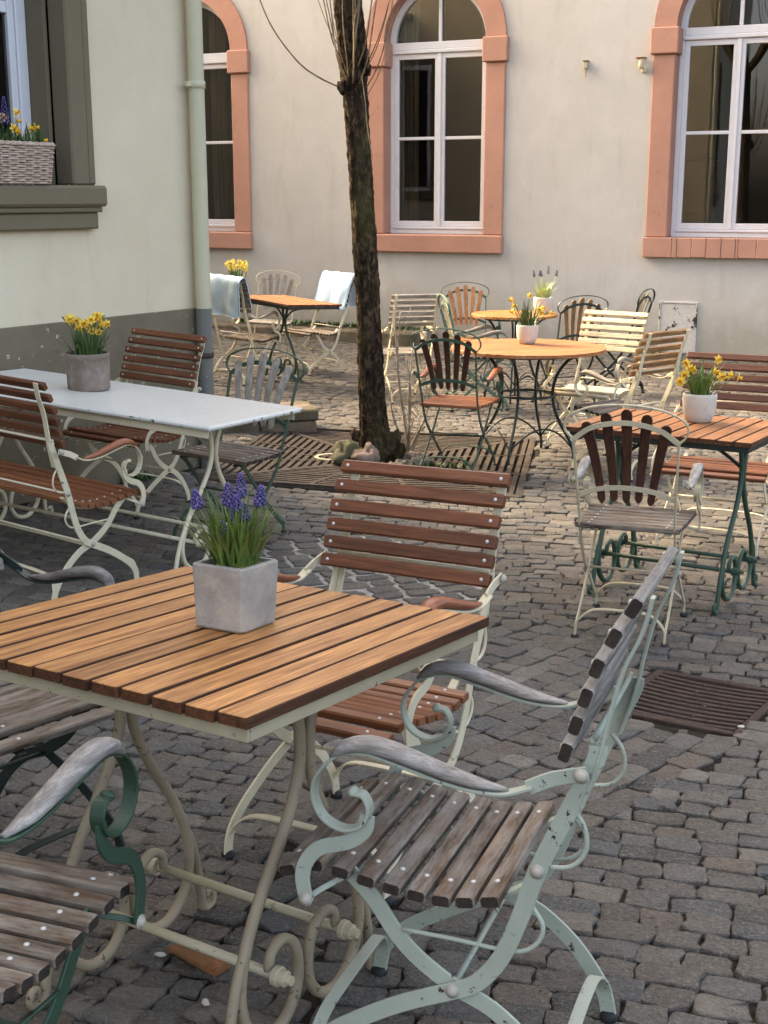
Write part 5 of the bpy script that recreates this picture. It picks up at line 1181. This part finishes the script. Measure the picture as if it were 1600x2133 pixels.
for i, (x_, y_, r_, lab) in enumerate(((-0.02, 8.26, 0.036, 'small grey pebble just right of the pinkish stone'), (0.045, 8.24, 0.040, 'second small pebble right of the pinkish stone'), (0.12, 8.27, 0.052, 'dark flat stone right of the tree foot'), (0.22, 8.30, 0.060, 'wide flat stone near the left leg of the green fan chair'), (0.19, 8.56, 0.05, 'pale upright stone chip right of the trunk'), (0.03, 8.18, 0.026, 'tiny pebble at the front of the tree stones'), (0.33, 8.16, 0.03, 'pale pebble under the green fan chair'), (0.29, 8.40, 0.035, 'grey pebble behind the left leg of the green fan chair'))):
    rock(lab, x_, y_, r_, 20 + i, ('rock_grey', 'rock_pink', 'rock_grey', 'rock_grey', 'rock_pink', 'rock_grey', 'rock_pink', 'rock_grey')[i], (1.1, 0.9, 0.75))
weeds('tree_weeds', [(0.30, 8.25, gz(0.3, 8.25), 0.06), (0.22, 8.36, gz(0.2, 8.3), 0.05), (0.38, 8.2, gz(0.4, 8.2), 0.05)], 'small green weeds between stones at the tree')
weeds('wall_foot_weeds', [(-1.52, 7.55, gz(-1.5, 7.55), 0.05), (-1.46, 7.6, gz(-1.46, 7.6), 0.04)], 'tuft of green weeds at the foot of the left wall')
sp_ = thing('sapling', 'leafless sapling of thin upright twigs right of the tree trunk', 'sapling')
rr = random.Random(5); bx_, by_ = 0.17, 8.72
for k, (dx, hh, bend) in enumerate(((-0.10, 1.06, 0.02), (-0.06, 1.02, -0.02), (-0.02, 0.72, 0.03), (0.03, 0.80, -0.03), (0.09, 0.62, 0.04), (0.14, 0.52, -0.02), (-0.13, 0.5, 0.02))):
    g = G(); z0 = gz(bx_, by_) - 0.03; x0 = bx_ + rr.uniform(-0.03, 0.03); x1 = bx_ + dx
    pts = [(x0, by_, z0), (x0 + (x1 - x0) * 0.5 + bend * 0.5, by_ + rr.uniform(-0.03, 0.03), z0 + hh * 0.3), (x1 + bend, by_, z0 + hh * 0.62), (x1, by_ + 0.01, z0 + hh)]
    tube(g, pts, 0.0085, 6, 5, scale=[1.1, 0.9, 0.7, 0.4])
    for q in range(4):
        u = rr.uniform(0.3, 0.9); b = Vector((x0 + (x1 - x0) * u + bend * u, by_, z0 + hh * u)); s = rr.choice((-1, 1)); tube(g, [b, b + Vector((s * 0.04, rr.uniform(-0.03, 0.03), 0.05)), b + Vector((s * rr.uniform(0.06, 0.10), 0, rr.uniform(0.09, 0.2)))], 0.003, 5, 2, scale=[1, 0.4])
    part('twig', g, 'twigpale', sp_)
# scraps lying about
g = G(); box(g, -0.075, 0.075, -0.024, 0.024, 0.0, 0.014, 0.004)
for i, q in enumerate(g.v): g.v[i] = (q[0] + 0.006 * mnoise.noise(Vector(q) * 40), q[1] + 0.008 * mnoise.noise(Vector(q) * 35 + Vector((5, 0, 0))), q[2])
tag(part('board_scrap', g, 'brickscrap', None, gmatrix(-0.385, 2.40, R(-40), 0.007)), 'broken orange brown board scrap on the cobbles under the foreground table', 'board scrap')
for i, (px_, py_, lab) in enumerate(((1.14, 3.86, 'white paper crumb beside the rusty drain'), (0.60, 3.88, 'small white crumb between the foreground chair and the drain'), (-0.35, 2.24, 'pale stone chip by the board scrap'), (-0.47, 2.42, 'small pale chip touching the board scrap'))):
    g = G(); blob(g, (0, 0, 0.003), 0.009, i + 40, 4, (1.5, 0.8, 0.5), 0.5); tag(part('litter_chip', g, 'potwhite', None, gmatrix(px_, py_, i, 0.006)), lab, 'litter')
# loose grit, crumbs and dry bits over the paving
g = G(); rr = random.Random(99)
for _ in range(420):
    y_ = rr.uniform(2.0, 9.0); x_ = rr.uniform(-0.33 * y_ - 0.3, 0.33 * y_ + 0.3)
    l_ = WLi @ Vector((x_, y_, 0))
    if l_.y > -0.05 and l_.x < 0.1: continue
    r_ = rr.uniform(0.0022, 0.006); blob(g, (x_, y_, gz(x_, y_) + 0.003), r_, rr.random() * 50, 3, (rr.uniform(0.8, 1.9), 1, 0.5), 0.5)
o = struct(part('scattered_grit', g, 'rock_grey', None), 'stuff'); o['label'] = 'scattered grit and crumbs lying on the cobbles'; o['category'] = 'grit'
